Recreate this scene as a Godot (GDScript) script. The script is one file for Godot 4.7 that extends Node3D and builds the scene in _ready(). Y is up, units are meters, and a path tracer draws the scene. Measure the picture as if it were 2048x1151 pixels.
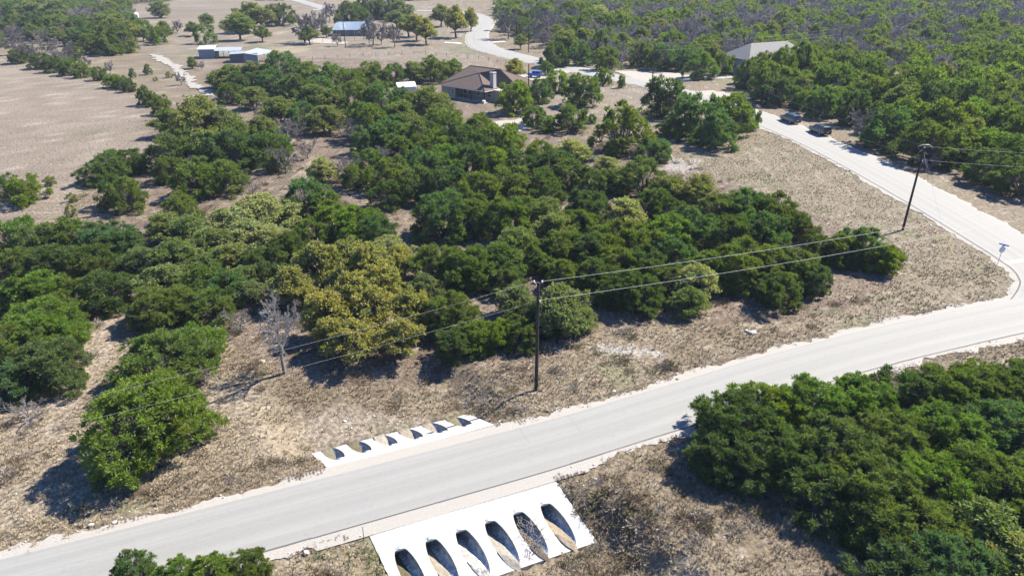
extends Node3D
# Drone view over a rural road with two culvert aprons, juniper and oak scrub, a side road, houses and power lines.
# World units are metres; the camera hovers 34 m above the origin and looks north (-z).

const CAM_Y := 34.0
const RU := Vector2(0.9205, -0.3907)   # along the near road
const RN := Vector2(0.3907, 0.9205)    # across it, towards the camera
const RO := Vector2(-6.05, -38.7)      # middle of the road over the culvert
const SKEW := 0.185
const PIPE_Y := -1.15
const PIPE_R := 0.65

var rng := RandomNumberGenerator.new()
var nz := FastNoiseLite.new()
var nz2 := FastNoiseLite.new()
var used := {}
var grass_mat: Material
var M := {}

class Mb:
	var v := PackedVector3Array()
	var n := PackedVector3Array()
	var c := PackedColorArray()
	var uv := PackedVector2Array()
	func tri(a: Vector3, b: Vector3, d: Vector3, col := Color.WHITE) -> void:
		var m := (b - a).cross(d - a).normalized()
		v.append(a); v.append(d); v.append(b)
		n.append(m); n.append(m); n.append(m)
		c.append(col); c.append(col); c.append(col)
	func quad(a: Vector3, b: Vector3, d: Vector3, e: Vector3, col := Color.WHITE) -> void:
		tri(a, b, d, col); tri(a, d, e, col)
	func box(o: Vector3, s: Vector3, turn := Basis.IDENTITY, col := Color.WHITE) -> void:
		var h := s * 0.5
		var p: Array[Vector3] = []
		for i in 8:
			p.append(o + turn * Vector3(h.x if i & 1 else -h.x, h.y if i & 2 else -h.y, h.z if i & 4 else -h.z))
		quad(p[0], p[2], p[3], p[1], col); quad(p[4], p[5], p[7], p[6], col)
		quad(p[0], p[4], p[6], p[2], col); quad(p[1], p[3], p[7], p[5], col)
		quad(p[2], p[6], p[7], p[3], col); quad(p[0], p[1], p[5], p[4], col)
	func tube(pts: Array, rad: Array, sides := 5, col := Color.WHITE, cap := false) -> void:
		var rings: Array = []
		var nrm: Array = []
		for i in pts.size():
			var d: Vector3 = (pts[min(i + 1, pts.size() - 1)] - pts[max(i - 1, 0)])
			if d.length() < 1e-6: d = Vector3.UP
			d = d.normalized()
			var s := d.cross(Vector3(0.31, 0.11, 0.94) if absf(d.z) < 0.85 else Vector3(0.9, 0.3, 0.1)).normalized()
			var t := d.cross(s)
			var ring: Array[Vector3] = []
			var rn: Array[Vector3] = []
			for k in sides:
				var a := TAU * k / sides
				var q := s * cos(a) + t * sin(a)
				rn.append(q); ring.append(pts[i] + q * rad[i])
			rings.append(ring); nrm.append(rn)
		for i in pts.size() - 1:
			for k in sides:
				var k2 := (k + 1) % sides
				var A: Vector3 = rings[i][k]; var B: Vector3 = rings[i + 1][k]; var C: Vector3 = rings[i + 1][k2]; var D: Vector3 = rings[i][k2]
				var na: Vector3 = nrm[i][k]; var nb: Vector3 = nrm[i + 1][k]; var nc: Vector3 = nrm[i + 1][k2]; var nd: Vector3 = nrm[i][k2]
				v.append(A); v.append(B); v.append(C); v.append(A); v.append(C); v.append(D)
				n.append(na); n.append(nb); n.append(nc); n.append(na); n.append(nc); n.append(nd)
				for q in 6: c.append(col)
		if cap:
			for i in [0, pts.size() - 1]:
				for k in range(1, sides - 1):
					tri(rings[i][0], rings[i][k], rings[i][k + 1], col)
	func settle(from := 0) -> void:      # turn each triangle so that its front faces the way its normal points
		for i in range(from, v.size(), 3):
			if (v[i + 1] - v[i]).cross(v[i + 2] - v[i]).dot(n[i]) > 0.0:
				var q := v[i + 1]; v[i + 1] = v[i + 2]; v[i + 2] = q
				var m := n[i + 1]; n[i + 1] = n[i + 2]; n[i + 2] = m
				if uv.size() > i + 2:
					var w := uv[i + 1]; uv[i + 1] = uv[i + 2]; uv[i + 2] = w
	func mesh() -> ArrayMesh:
		var a := []
		a.resize(Mesh.ARRAY_MAX)
		a[Mesh.ARRAY_VERTEX] = v
		a[Mesh.ARRAY_NORMAL] = n
		a[Mesh.ARRAY_COLOR] = c
		if uv.size() == v.size(): a[Mesh.ARRAY_TEX_UV] = uv
		var m := ArrayMesh.new()
		m.add_surface_from_arrays(Mesh.PRIMITIVE_TRIANGLES, a)
		return m

func lin(r: float, g: float, b: float) -> Color:      # a linear base colour as the sRGB value that albedo_color wants
	return Color(r, g, b).linear_to_srgb()

func mat(col: Color, rough := 0.85, metal := 0.0, vertex := false) -> StandardMaterial3D:
	var m := StandardMaterial3D.new()
	m.albedo_color = col
	m.roughness = rough
	m.metallic = metal
	m.vertex_color_use_as_albedo = vertex
	m.cull_mode = BaseMaterial3D.CULL_DISABLED
	return m

func noise_tex(freq: float, oct: int, lo: Color, hi: Color, size := 512, normal := false, seed_ := 3) -> NoiseTexture2D:
	var f := FastNoiseLite.new()
	f.seed = seed_
	f.frequency = freq
	f.fractal_octaves = oct
	f.fractal_gain = 0.6
	var t := NoiseTexture2D.new()
	t.width = size; t.height = size; t.seamless = true; t.noise = f
	if normal:
		t.as_normal_map = true; t.bump_strength = 6.0
	else:
		var g := Gradient.new()
		g.set_color(0, lo); g.set_color(1, hi)
		g.set_offset(0, 0.2); g.set_offset(1, 0.8)
		t.color_ramp = g
	return t

func grain(m: StandardMaterial3D, scale: float, freq: float, lo: float, hi: float, bump := 0.0, seed_ := 3) -> StandardMaterial3D:
	m.albedo_texture = noise_tex(freq, 5, Color(lo, lo, lo), Color(hi, hi, hi), 512, false, seed_)
	m.uv1_triplanar = true
	m.uv1_world_triplanar = true
	m.uv1_scale = Vector3.ONE * scale
	if bump > 0.0:
		m.normal_enabled = true
		m.normal_texture = noise_tex(freq * 1.5, 5, Color.BLACK, Color.WHITE, 512, true, seed_ + 1)
		m.normal_scale = bump
	return m

func numbered(called: String) -> String:
	used[called] = used.get(called, -1) + 1
	return called if used[called] == 0 else "%s_%03d" % [called, used[called]]

func tag(o: Node, label: String, category: String, group := "") -> void:
	o.set_meta("label", label); o.set_meta("category", category)
	if group: o.set_meta("group", group)

func thing(called: String, label: String, category: String, at := Vector3.ZERO, turn := 0.0, group := "") -> Node3D:
	var o := Node3D.new()
	o.name = numbered(called); add_child(o)
	o.position = at; o.rotation.y = turn
	tag(o, label, category, group)
	return o

func part(called: String, mesh: Mesh, m: Material, parent: Node) -> MeshInstance3D:
	var o := MeshInstance3D.new()
	o.name = called if parent != self else numbered(called)
	o.mesh = mesh
	o.material_override = m
	o.cast_shadow = GeometryInstance3D.SHADOW_CASTING_SETTING_ON
	parent.add_child(o, true)
	return o

func struct(called: String, mesh: Mesh, m: Material) -> MeshInstance3D:
	var o := part(called, mesh, m, self)
	o.set_meta("kind", "structure")
	return o

# ------------------------------------------------------------------ the lie of the land
func to_local2(x: float, z: float) -> Vector2:
	var d := Vector2(x, z) - RO
	return Vector2(d.dot(RU), d.dot(RN))

func from_local(lx: float, y: float, lz: float) -> Vector3:
	var p := RO + RU * lx + RN * lz
	return Vector3(p.x, y, p.y)

func apron_y(m: float) -> float:        # height of the concrete slope, m metres from the middle of the road
	return -0.08 - 0.37 * (m - 3.85)

func height(x: float, z: float) -> float:
	var b := -0.13 + 0.07 * nz.get_noise_2d(x * 2.2, z * 2.2)
	if x < -40.0 or x > 30.0 or z < -75.0: return b
	var l := to_local2(x, z)
	var m := absf(l.y)
	if m < 3.6: return b
	var s := 1.0 if l.y > 0 else -1.0
	var xl := (-5.1 if s > 0 else -6.5) + SKEW * s * (m - 3.85)
	var xr := (8.3 if s > 0 else 6.7) + SKEW * s * (m - 3.85)
	var out := maxf(xl - l.x, l.x - xr)
	var w := 1.0 - smoothstep(0.0, 3.6, out)
	if w <= 0.0: return b
	if out < -0.3 and m > 4.3 and m < (8.5 if s > 0 else 7.85): return -2.5
	var t := maxf(apron_y(m) - 0.06, -1.86 if s > 0 else -1.62)
	if s < 0: t = lerpf(t, b, smoothstep(10.0, 19.0, m))
	t += 0.10 * nz.get_noise_2d(x * 9.0, z * 9.0) * smoothstep(8.8, 9.6, m)
	return lerpf(b, minf(t, b), w)

func inside(p: Vector2, poly: PackedVector2Array) -> bool:
	return Geometry2D.is_point_in_polygon(p, poly)

func pv(a: Array) -> PackedVector2Array:
	var o := PackedVector2Array()
	for i in range(0, a.size(), 2): o.append(Vector2(a[i], a[i + 1]))
	return o

func resample(a: PackedVector2Array, step: float) -> PackedVector2Array:
	var c := Curve2D.new()
	for i in a.size():
		var t := (a[min(i + 1, a.size() - 1)] - a[max(i - 1, 0)])
		var k: float = minf(a[i].distance_to(a[max(i - 1, 0)]) if i > 0 else 9e9, a[i].distance_to(a[min(i + 1, a.size() - 1)]) if i < a.size() - 1 else 9e9) / 3.0
		t = t.normalized() * k
		c.add_point(a[i], -t, t)
	var L := c.get_baked_length()
	var n: int = max(2, int(L / step))
	var o := PackedVector2Array()
	for i in n + 1: o.append(c.sample_baked(L * i / n, true))
	return o

# ------------------------------------------------------------------ tables: outlines on the ground, trees (x, z, crown radius, height)
const ZONES := {
	"pasture": [-239.0,-260.6,-184.8,-260.6,-163.8,-244.4,-133.5,-218.0,-100.5,-185.4,-81.1,-155.5,-69.8,-129.5,-74.7,-119.3,-64.1,-93.5,-72.1,-91.5,-93.2,-91.5],
	"farfield": [-253.9,-477.4,-338.4,-732.2,-187.3,-732.2,-20.6,-477.4,-19.0,-330.0,-13.8,-270.1,-4.1,-244.4,-20.2,-233.2,-63.8,-238.6,-82.6,-256.7,-99.3,-244.4,-99.4,-227.9,-126.5,-263.2,-152.0,-285.0],
	"greenA": [-123.1,-266.0,-125.5,-278.9,-116.8,-280.4,-113.7,-263.2],
	"greenB": [-27.9,-280.4,-22.2,-296.4,-14.8,-289.8,-10.6,-260.6,-15.5,-266.0],
	"greenC": [57.0,-216.1,66.0,-210.7,65.0,-202.1,57.1,-204.6],
	"greenD": [-106.8,-296.4,-92.6,-289.8,-92.2,-278.9,-105.2,-280.4],
	"straw": [-96.6,-289.8,-79.8,-286.6,-79.2,-270.1,-93.2,-273.0],
	"creek": [-133.8,-266.0,-128.7,-263.2,-117.5,-247.9,-109.1,-236.4,-99.5,-219.9,-89.6,-202.1,-80.8,-190.4,-77.6,-183.3,-83.2,-188.2,-92.4,-202.1,-103.5,-219.9,-113.0,-236.4,-122.1,-247.9],
	"floor": [-105.0,-250.4,-84.6,-263.2,-21.1,-244.4,-1.5,-150.5,28.4,-125.9,41.6,-102.5,46.4,-85.8,44.6,-71.7,31.6,-62.2,8.4,-61.1,5.8,-54.5,-5.6,-52.4,-16.9,-51.1,-26.3,-56.2,-30.5,-62.2,-42.4,-65.5,-38.9,-57.2,-37.3,-48.1,-42.4,-47.1,-54.0,-46.0,-94.9,-93.5,-72.7,-92.5,-54.9,-89.5,-68.1,-125.9,-85.9,-160.7,-82.1,-185.4],
	"trail": [-43.5,-62.2,-40.8,-63.8,-38.4,-57.2,-36.8,-51.9,-36.0,-46.7,-38.5,-46.7,-40.4,-54.5],
	"trailB": [-36.8,-105.0,-36.2,-114.7,-37.0,-125.9,-35.0,-123.2,-34.2,-110.4,-35.2,-103.8],
	"clearB": [-25.7,-101.3,-22.2,-107.6,-16.1,-93.5,-8.3,-85.8,-6.6,-81.4,-10.5,-81.9,-16.0,-88.5],
	"meadow": [34.0,-143.6,50.1,-144.9,56.4,-144.9,59.5,-107.6,59.2,-79.0,58.2,-71.7,52.4,-66.7,39.8,-62.2,30.8,-60.1,44.6,-71.7,46.0,-89.5,37.7,-105.0,31.5,-119.3],
	"yard": [4.7,-181.9,10.9,-204.6,37.3,-198.9,34.6,-169.2,24.2,-155.5,8.0,-144.9,1.8,-160.7],
	"gravel": [-17.6,-47.1,-14.8,-49.6,-9.9,-48.1,-3.9,-47.3,-4.9,-46.4,-9.8,-45.0,-15.3,-41.6],
	"whitegravel": [7.1,-57.2,9.9,-57.4,12.7,-56.7,14.9,-55.8,12.9,-55.2,8.8,-56.1],
	"bareR": [25.0,-117.7,29.0,-124.2,34.1,-122.5,30.4,-114.7],
	"forestR": [-3.4,-352.0,19.3,-263.2,33.9,-236.4,49.1,-230.0,69.7,-218.0,62.0,-175.4,68.2,-165.2,73.6,-150.5,69.5,-120.9,73.4,-93.5,96.8,-91.5,1385.4,-1529.3,-24.2,-1529.3,-7.7,-477.4],
	"groveR": [11.7,-38.3,18.0,-48.1,34.8,-52.4,54.4,-54.5,34.8,-22.2,19.7,-28.2],
	"paleL": [-47.4,-48.1,-36.8,-48.1,-28.9,-54.5,-22.2,-51.1,-17.9,-48.1,-16.1,-41.6,-22.3,-38.3,-33.5,-33.6,-36.1,-32.7],
	"dwJeep": [1.7,-218.0,10.4,-224.8,15.2,-232.1,17.3,-230.0,19.9,-225.9,12.1,-213.4,5.6,-208.0,0.9,-210.7],
	"dwRight": [32.2,-227.9,43.4,-224.8,53.8,-220.9,68.4,-219.0,67.1,-212.5,55.7,-210.7,47.0,-204.6,38.7,-198.9],
	"dwTop": [17.9,-243.2,24.6,-242.1,33.2,-243.2,37.9,-240.9,33.8,-235.3,25.5,-234.2],
	"apronR": [46.4,-188.2,54.0,-192.7,59.1,-186.8,61.3,-181.3,58.7,-174.7,52.0,-175.4],
	"trailH": [-4.6,-154.0,-0.4,-155.5,2.4,-157.5,4.2,-154.0,3.8,-146.8,1.7,-144.9,1.1,-139.3,-0.4,-144.9,-3.7,-148.6],
	"farlane": [-88.3,-303.3,-83.7,-318.0,-67.5,-303.3,-68.1,-296.4,-79.1,-299.8],
}
const TREES := {
	"J": [31.7,-46.6,2.8,3.4,35.4,-46.9,3.1,3.7,39.1,-47.4,3.1,3.7,42.6,-47.4,3.1,3.7,23.4,-39.4,3.4,4.1,28.0,-40.7,3.1,3.7,36.5,-41.2,3.5,4.2,23.9,-35.3,3.3,4.0,32.2,-36.0,3.3,4.0,25.5,-32.0,3.1,3.5,35.0,-35.3,3.3,4.0,25.7,-28.7,3.2,3.6,22.8,-28.8,2.8,2.9,-22.4,-29.5,1.4,2.1,-15.8,-29.7,1.3,2.0,-29.9,-50.8,4.3,4.8,-44.2,-53.0,3.3,4.0,-40.4,-50.7,3.4,3.9,-42.2,-48.7,2.7,2.9,-57.9,-79.1,3.4,4.1,-55.2,-80.7,3.4,4.1,-50.3,-78.5,3.4,4.0,-48.7,-80.0,3.1,3.7,-55.4,-71.0,3.4,4.1,-46.4,-64.4,3.1,3.7,-51.2,-63.4,2.8,3.4,-45.6,-61.3,2.8,3.3,-77.4,-101.7,2.3,3.4,-59.4,-98.1,2.2,4.0,-55.8,-95.7,2.7,4.7,-66.8,-111.8,3.3,4.5,-67.6,-108.8,2.8,3.4,-64.5,-117.3,2.0,2.3,-46.2,-91.0,2.9,4.0,-42.5,-73.2,2.6,3.1,-33.6,-67.3,3.2,3.9,-30.8,-66.2,2.9,3.5,-36.1,-61.8,3.0,3.6,-34.1,-63.2,2.8,3.2,-30.7,-62.3,2.8,3.3,-29.1,-93.7,3.9,5.0,-26.2,-92.8,2.8,3.6,-17.8,-83.4,2.9,3.7,-25.6,-82.2,2.9,3.4,-8.6,-71.5,3.4,4.3,-5.2,-70.9,3.4,4.3,-3.0,-69.6,2.2,2.8,-6.3,-60.3,3.0,3.8,-0.5,-68.7,2.2,3.0,-9.1,-86.3,4.6,5.9,-4.9,-86.5,3.6,4.6,-0.3,-86.3,4.0,5.1,10.2,-89.2,3.7,4.8,9.2,-85.1,2.9,3.8,-1.4,-72.5,3.2,4.0,3.0,-74.9,2.7,3.4,6.0,-76.0,3.3,4.2,9.4,-75.3,3.2,4.1,12.0,-77.3,3.6,4.6,15.5,-77.1,3.6,4.6,18.2,-75.3,3.2,4.1,5.9,-70.2,2.5,3.2,12.5,-71.9,3.1,4.0,17.7,-68.5,2.5,3.3,22.5,-70.6,3.1,3.9,22.8,-82.8,3.8,4.9,27.8,-88.3,3.7,4.7,32.0,-89.0,4.1,5.2,31.6,-81.4,3.5,4.4,25.9,-71.0,3.7,4.7,29.0,-71.1,3.4,4.3,31.9,-71.2,3.1,4.0,33.3,-69.3,2.4,3.0,39.6,-76.6,2.7,3.6,42.3,-76.8,3.0,4.1,-14.8,-109.8,4.1,5.2,-6.9,-112.5,4.2,5.3,0.5,-113.2,3.3,4.3,-19.0,-105.1,3.9,5.0,-14.2,-101.0,3.8,4.8,-9.2,-99.6,4.1,5.2,-4.6,-96.3,4.0,5.1,-0.3,-99.6,4.1,5.2,4.8,-118.3,3.5,4.4,7.0,-111.5,3.7,4.7,9.1,-106.2,3.6,4.5,12.7,-103.2,3.5,4.2,20.1,-104.1,3.9,5.0,-24.0,-113.2,3.3,4.3,-24.9,-106.8,2.8,3.6,-6.0,-129.4,4.7,6.6,-13.3,-133.9,4.8,6.8,-9.2,-122.6,4.5,6.3,-16.7,-125.9,4.6,6.5,-22.9,-130.2,4.3,6.0,-29.1,-139.0,5.0,7.1,-29.7,-159.4,5.1,7.2,-36.2,-161.0,5.1,7.3,-43.8,-145.1,4.2,5.9,-26.2,-127.3,3.7,5.2,-20.0,-122.4,3.6,4.6,-13.6,-122.0,4.0,5.1,-38.7,-197.3,4.8,6.4,-33.5,-201.2,4.2,5.6,-23.2,-207.0,5.1,6.7,-18.2,-210.8,4.0,5.4,-42.6,-188.4,4.6,6.2,-63.9,-199.1,6.2,8.8,-69.9,-183.5,4.5,6.0,-61.6,-182.3,5.1,6.8,-53.5,-175.8,5.0,6.6,-47.7,-176.9,4.4,5.8,-58.2,-118.0,4.8,6.1,-48.8,-118.0,4.8,6.1,-45.5,-120.4,4.0,5.1,-43.2,-123.0,4.0,5.2,-48.7,-103.1,4.2,5.4,-45.1,-104.3,3.9,4.7,-40.9,-116.3,2.6,3.5,-167.3,-244.0,3.8,4.4,-135.4,-219.0,3.4,4.6,-121.4,-210.0,2.6,3.5,-107.4,-195.3,2.5,3.3,-88.0,-171.6,2.0,3.2,-81.3,-162.3,2.5,4.0,-222.9,-325.2,6.6,8.8,-207.4,-318.2,7.0,9.3,-200.9,-325.2,6.6,8.8,-147.4,-271.5,7.4,9.9,-154.7,-268.1,5.1,6.7,-146.9,-265.4,5.0,6.7,-173.5,-257.5,3.6,4.1,-173.3,-292.9,5.0,6.6,17.0,-171.9,5.1,7.2,6.9,-175.8,3.6,5.4,4.9,-150.0,3.0,4.2,12.6,-146.4,4.1,5.1,17.7,-153.1,1.2,1.9,20.5,-128.3,5.3,8.4,26.0,-122.5,3.4,3.8,34.6,-160.5,5.3,8.4,37.6,-140.7,5.8,8.2,45.3,-143.1,5.6,8.0,32.2,-139.4,3.0,4.0,39.6,-132.8,4.8,6.4,50.7,-147.4,2.6,4.4,32.6,-256.6,6.2,9.2,22.4,-239.4,5.0,7.0,30.1,-228.8,4.8,6.7,31.2,-384.1,7.8,11.0,43.2,-236.6,4.9,7.3,48.2,-229.3,5.2,7.7,54.6,-229.2,4.8,7.1,64.7,-219.8,3.8,6.3,59.4,-267.0,5.5,8.2,68.8,-254.0,5.2,7.8,65.5,-180.5,5.7,8.5,66.1,-173.9,5.5,6.1,76.0,-188.9,5.3,5.8,73.4,-166.2,5.3,5.8,79.9,-168.3,4.8,5.2,82.1,-199.0,5.6,8.3,83.0,-184.4,5.2,7.7,99.8,-214.0,5.2,7.8,100.1,-236.6,4.9,7.3,72.5,-132.3,5.3,7.4,85.0,-167.1,5.3,7.9,90.6,-164.3,5.2,7.8,79.2,-138.1,5.5,7.7,94.7,-157.2,5.6,7.9,84.9,-134.4,5.3,8.0,95.3,-134.6,4.9,7.3,97.7,-130.6,5.2,7.8,79.5,-121.1,4.9,6.2,101.5,-157.6,5.6,8.4,111.4,-162.8,5.8,8.6,-26.1,-169.3,2.8,4.6,-23.7,-161.9,2.9,4.3,64.8,-195.9,3.4,7.4,69.7,-198.8,3.9,8.1,80.9,-203.6,4.3,9.2,85.8,-204.5,4.3,9.2,74.1,-195.0,4.1,10.5,80.8,-199.6,4.2,10.7],
	"D": [16.8,-42.1,3.6,4.3,15.7,-39.1,3.0,3.2,19.1,-39.0,3.2,3.6,20.4,-35.7,2.8,3.0,23.1,-32.3,2.7,2.8,-52.0,-71.6,3.7,4.4,-48.5,-71.7,3.4,4.1,-43.5,-64.9,3.4,4.1,-65.0,-115.1,3.0,3.8,-27.6,-78.2,2.8,3.3,-28.7,-72.5,2.9,3.4,-5.3,-55.9,2.3,2.6,2.7,-60.3,2.7,3.3,0.8,-57.5,2.1,2.6,9.7,-69.4,2.8,3.5,15.2,-71.2,3.1,4.0,12.8,-65.1,3.1,4.0,11.4,-65.7,2.4,2.9,35.5,-87.4,3.7,4.7,37.6,-85.2,2.6,3.3,27.6,-80.6,3.4,4.4,28.3,-66.2,2.9,3.5,37.6,-78.4,2.1,2.9,-18.1,-97.7,2.9,3.8,4.5,-99.8,3.7,4.8,20.7,-92.6,3.2,4.0,-70.1,-174.9,3.7,4.9,-56.1,-110.4,3.3,4.2,-152.1,-231.8,4.0,4.7,-143.6,-225.6,3.9,4.6,-103.3,-190.7,2.0,3.2,-260.2,-383.2,7.8,10.3,-186.7,-315.5,6.4,8.6,-152.5,-250.6,3.5,4.6,-118.2,-375.2,7.6,10.1,-79.3,-364.7,8.6,11.4,-81.1,-412.4,8.3,11.0,-70.1,-412.4,8.3,11.0,14.0,-236.6,4.9,7.3,74.7,-209.6,5.1,7.6,73.6,-121.9,4.9,6.9,86.0,-115.0,4.7,5.9,77.9,-109.8,4.1,5.2,79.0,-103.1,4.2,5.4,75.3,-201.3,3.9,8.8,72.0,-198.5,3.5,8.6],
	"G": [20.2,-44.6,2.9,3.5,23.4,-44.6,3.3,4.0,27.9,-45.7,3.0,3.6,32.2,-41.2,3.3,4.0,28.2,-35.9,3.2,3.8,-19.9,-29.2,1.3,1.8,-17.4,-29.2,1.6,2.2,-27.2,-41.5,4.5,5.9,-29.0,-54.7,2.7,3.3,-44.2,-56.2,4.0,4.7,-43.0,-56.7,2.5,3.0,-62.4,-80.4,3.4,4.1,-49.1,-63.8,3.6,4.3,-46.9,-57.4,2.6,3.1,-73.1,-99.4,2.8,4.0,-23.4,-86.1,3.3,4.2,-20.2,-84.4,3.6,4.5,-3.7,-57.0,2.1,2.6,-1.4,-57.4,2.0,2.6,19.5,-80.4,3.7,4.8,43.8,-74.6,2.4,3.2,-11.0,-112.0,4.1,5.3,-3.2,-112.0,3.7,4.8,-1.7,-125.6,4.1,5.8,-49.6,-195.8,4.8,6.4,-129.5,-214.7,3.0,4.0,-111.2,-197.3,2.6,3.5,10.5,-218.4,2.1,4.1,12.0,-188.9,3.9,5.4,25.9,-201.3,2.4,4.4,30.4,-196.9,1.2,3.3,0.7,-164.1,4.7,7.0,7.4,-145.1,2.2,3.1,56.1,-213.0,4.8,7.2,92.8,-139.3,5.0,7.5,84.6,-119.5,4.8,6.1],
	"O": [29.4,-32.0,3.2,3.7,29.5,-28.9,3.3,3.7,-45.1,-83.8,3.2,3.9,-40.8,-82.0,3.5,4.2,-44.4,-74.7,2.4,2.8,-39.3,-73.7,3.5,4.2,-36.7,-77.2,3.6,4.3,-32.5,-73.7,3.2,3.8,-37.6,-67.3,3.2,3.9,-34.7,-73.2,2.6,3.1,-29.9,-69.3,2.5,3.0,-27.9,-66.3,2.1,2.6,-8.5,-59.4,1.7,2.3,-9.4,-67.5,2.2,2.9,0.6,-63.0,2.8,3.6,4.9,-60.4,3.7,5.0,6.9,-60.3,2.2,2.7,4.7,-87.4,3.7,4.7,5.4,-82.2,3.5,4.5,0.6,-75.8,3.8,4.9,18.3,-63.7,2.3,3.0,16.7,-104.1,3.5,3.9,23.5,-98.0,3.7,4.7,27.4,-97.6,3.7,4.7,-19.2,-156.8,5.6,7.4,-16.3,-159.6,4.0,5.3,-23.4,-146.7,4.7,6.3,-41.0,-159.5,4.5,6.4,-46.9,-164.9,4.7,6.6,-38.2,-142.9,4.1,5.8,-28.3,-204.9,4.6,6.2,-56.3,-198.1,4.8,6.8,-71.3,-197.7,5.2,6.9,-76.8,-193.9,5.1,6.8,-81.8,-197.1,3.5,4.6,-51.1,-153.6,4.4,5.8,-62.0,-167.9,4.2,5.5,-49.8,-137.5,3.5,4.9,-60.9,-134.0,6.7,9.0,-69.9,-140.8,4.1,5.7,-56.4,-135.0,4.9,6.9,-52.9,-132.8,3.9,5.4,-53.2,-119.5,4.8,6.1,-103.4,-231.7,2.1,3.8,-245.0,-377.4,8.9,11.8,-232.4,-377.4,8.9,11.8,-223.4,-412.2,6.9,9.8,-187.6,-335.4,6.8,9.1,-159.5,-296.6,8.1,11.4,-201.1,-422.2,7.4,9.2,-143.6,-328.8,4.0,6.0,-149.8,-360.9,4.4,6.9,-115.8,-310.6,7.9,10.5,-104.4,-304.6,4.4,6.5,-120.6,-343.1,10.4,13.0,-82.7,-297.1,4.6,6.8,-82.0,-322.4,3.1,4.9,-60.1,-400.6,7.4,10.5,-57.2,-362.9,6.1,8.2,-45.9,-325.2,6.6,8.8,-36.0,-371.8,6.9,10.3,3.1,-280.8,3.3,5.4,17.9,-247.0,6.8,10.1,26.2,-263.1,6.3,9.4,39.3,-260.4,5.4,8.0,85.0,-170.2,3.6,4.0,-22.4,-168.7,2.8,4.6,65.9,-204.0,2.9,5.2],
	"P": [-32.9,-86.4,4.9,5.6,-30.9,-90.9,3.1,3.5,-39.1,-87.7,3.0,3.2,-33.2,-81.0,3.8,4.2,-30.6,-80.3,3.1,3.5,-14.7,-77.5,2.7,3.3,-13.1,-57.9,1.9,2.3,15.2,-88.5,3.4,4.3,19.8,-67.3,3.0,4.0,10.7,-121.8,3.8,4.3,16.4,-116.6,2.6,2.3,-30.9,-109.1,3.2,4.1,42.2,-357.4,8.5,11.2],
	"Y": [-21.1,-69.6,3.6,5.7,-18.7,-72.0,3.1,5.0,-15.9,-68.1,3.8,6.0,-12.9,-72.1,2.6,4.1,-23.3,-65.4,2.9,4.6,-22.0,-64.7,2.1,3.3,-13.9,-65.0,3.1,5.0,-16.3,-63.2,3.1,4.9,-17.8,-58.7,3.1,5.0,-13.6,-59.4,3.2,5.0,-10.1,-60.0,2.7,4.6,-16.7,-55.7,2.5,3.8,-14.4,-54.7,2.7,4.1,-10.2,-55.5,2.5,4.1,-40.5,-309.4,5.8,10.4,-35.0,-297.3,5.6,10.0,-24.7,-322.0,6.5,13.1,-19.6,-347.4,4.7,10.3,0.9,-209.7,3.8,6.1],
	"B": [-39.0,-45.7,2.4,2.9,-28.8,-48.9,2.7,2.7,-27.3,-60.3,2.2,2.7,-31.3,-134.9,3.9,6.2,-19.9,-141.4,3.1,4.9,-21.8,-115.3,3.8,6.1,-26.8,-109.7,3.4,5.9,-55.8,-155.7,3.1,4.9,-43.4,-133.3,3.9,6.6,-38.7,-114.5,3.4,6.1,-37.3,-124.1,2.7,4.6,-54.0,-112.4,2.5,4.5,-40.5,-103.7,2.3,3.3,-124.2,-220.9,2.2,4.7,-137.9,-231.9,2.4,4.3,-93.8,-201.3,2.1,4.2,-99.3,-229.4,1.8,3.2,-71.8,-101.5,1.5,1.5,-197.1,-342.5,8.7,13.9,-150.3,-244.0,5.0,8.1,-165.7,-254.5,5.7,9.1,-181.5,-265.2,5.5,8.7,-166.4,-244.2,5.1,7.6,-150.4,-235.2,4.5,6.7,-153.9,-336.1,3.4,7.5,-85.9,-301.7,8.7,14.8,-90.8,-351.8,5.9,10.7,-98.4,-398.8,5.4,11.8,-69.6,-290.1,3.2,6.4,-56.1,-292.9,6.0,13.1,-58.5,-298.7,4.1,9.0,-46.6,-287.8,4.9,10.8,-53.2,-296.2,3.6,7.3,-1.7,-316.8,7.5,15.0,12.0,-332.0,6.7,13.5,-3.1,-328.5,2.5,6.9,18.8,-274.4,5.6,10.1,32.4,-297.6,6.1,10.9,39.9,-243.6,3.4,6.1,49.0,-260.4,4.9,8.8,74.5,-250.5,5.2,9.8,85.2,-263.1,5.4,10.3,72.5,-277.0,5.7,10.8,69.8,-134.8,4.4,7.9,117.9,-222.2,2.8,5.0],
	"C": [-90.4,-173.0,2.2,4.4,-112.1,-219.8,1.3,3.1,-113.9,-213.7,1.1,2.7],
	"S": [-103.1,-213.8,1.0,1.7,-104.6,-208.5,0.7,1.1,-63.0,-93.1,0.9,1.7,-66.6,-99.7,0.8,1.3,-75.0,-108.1,1.1,1.4,-24.3,-226.6,1.3,2.0],
}
const ROAD_FAR := [-90,-8, -60,-20, -30.2,-31.8, -13.2,-38.7, 3.0,-45.4, 12.8,-50.0, 24.1,-55.4, 37.1,-60.8, 54.3,-66.9, 75,-73.5, 120,-86]
const ROAD_NEAR := [-88,-2.3, -58,-14.4, -34,-24.3, -16.4,-31.5, -5,-36.2, 2.7,-39.4, 11.6,-43.4, 26.1,-50, 33.4,-53.2, 41.1,-56.1, 50.7,-59.5, 77,-67.7, 122,-80]
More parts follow.
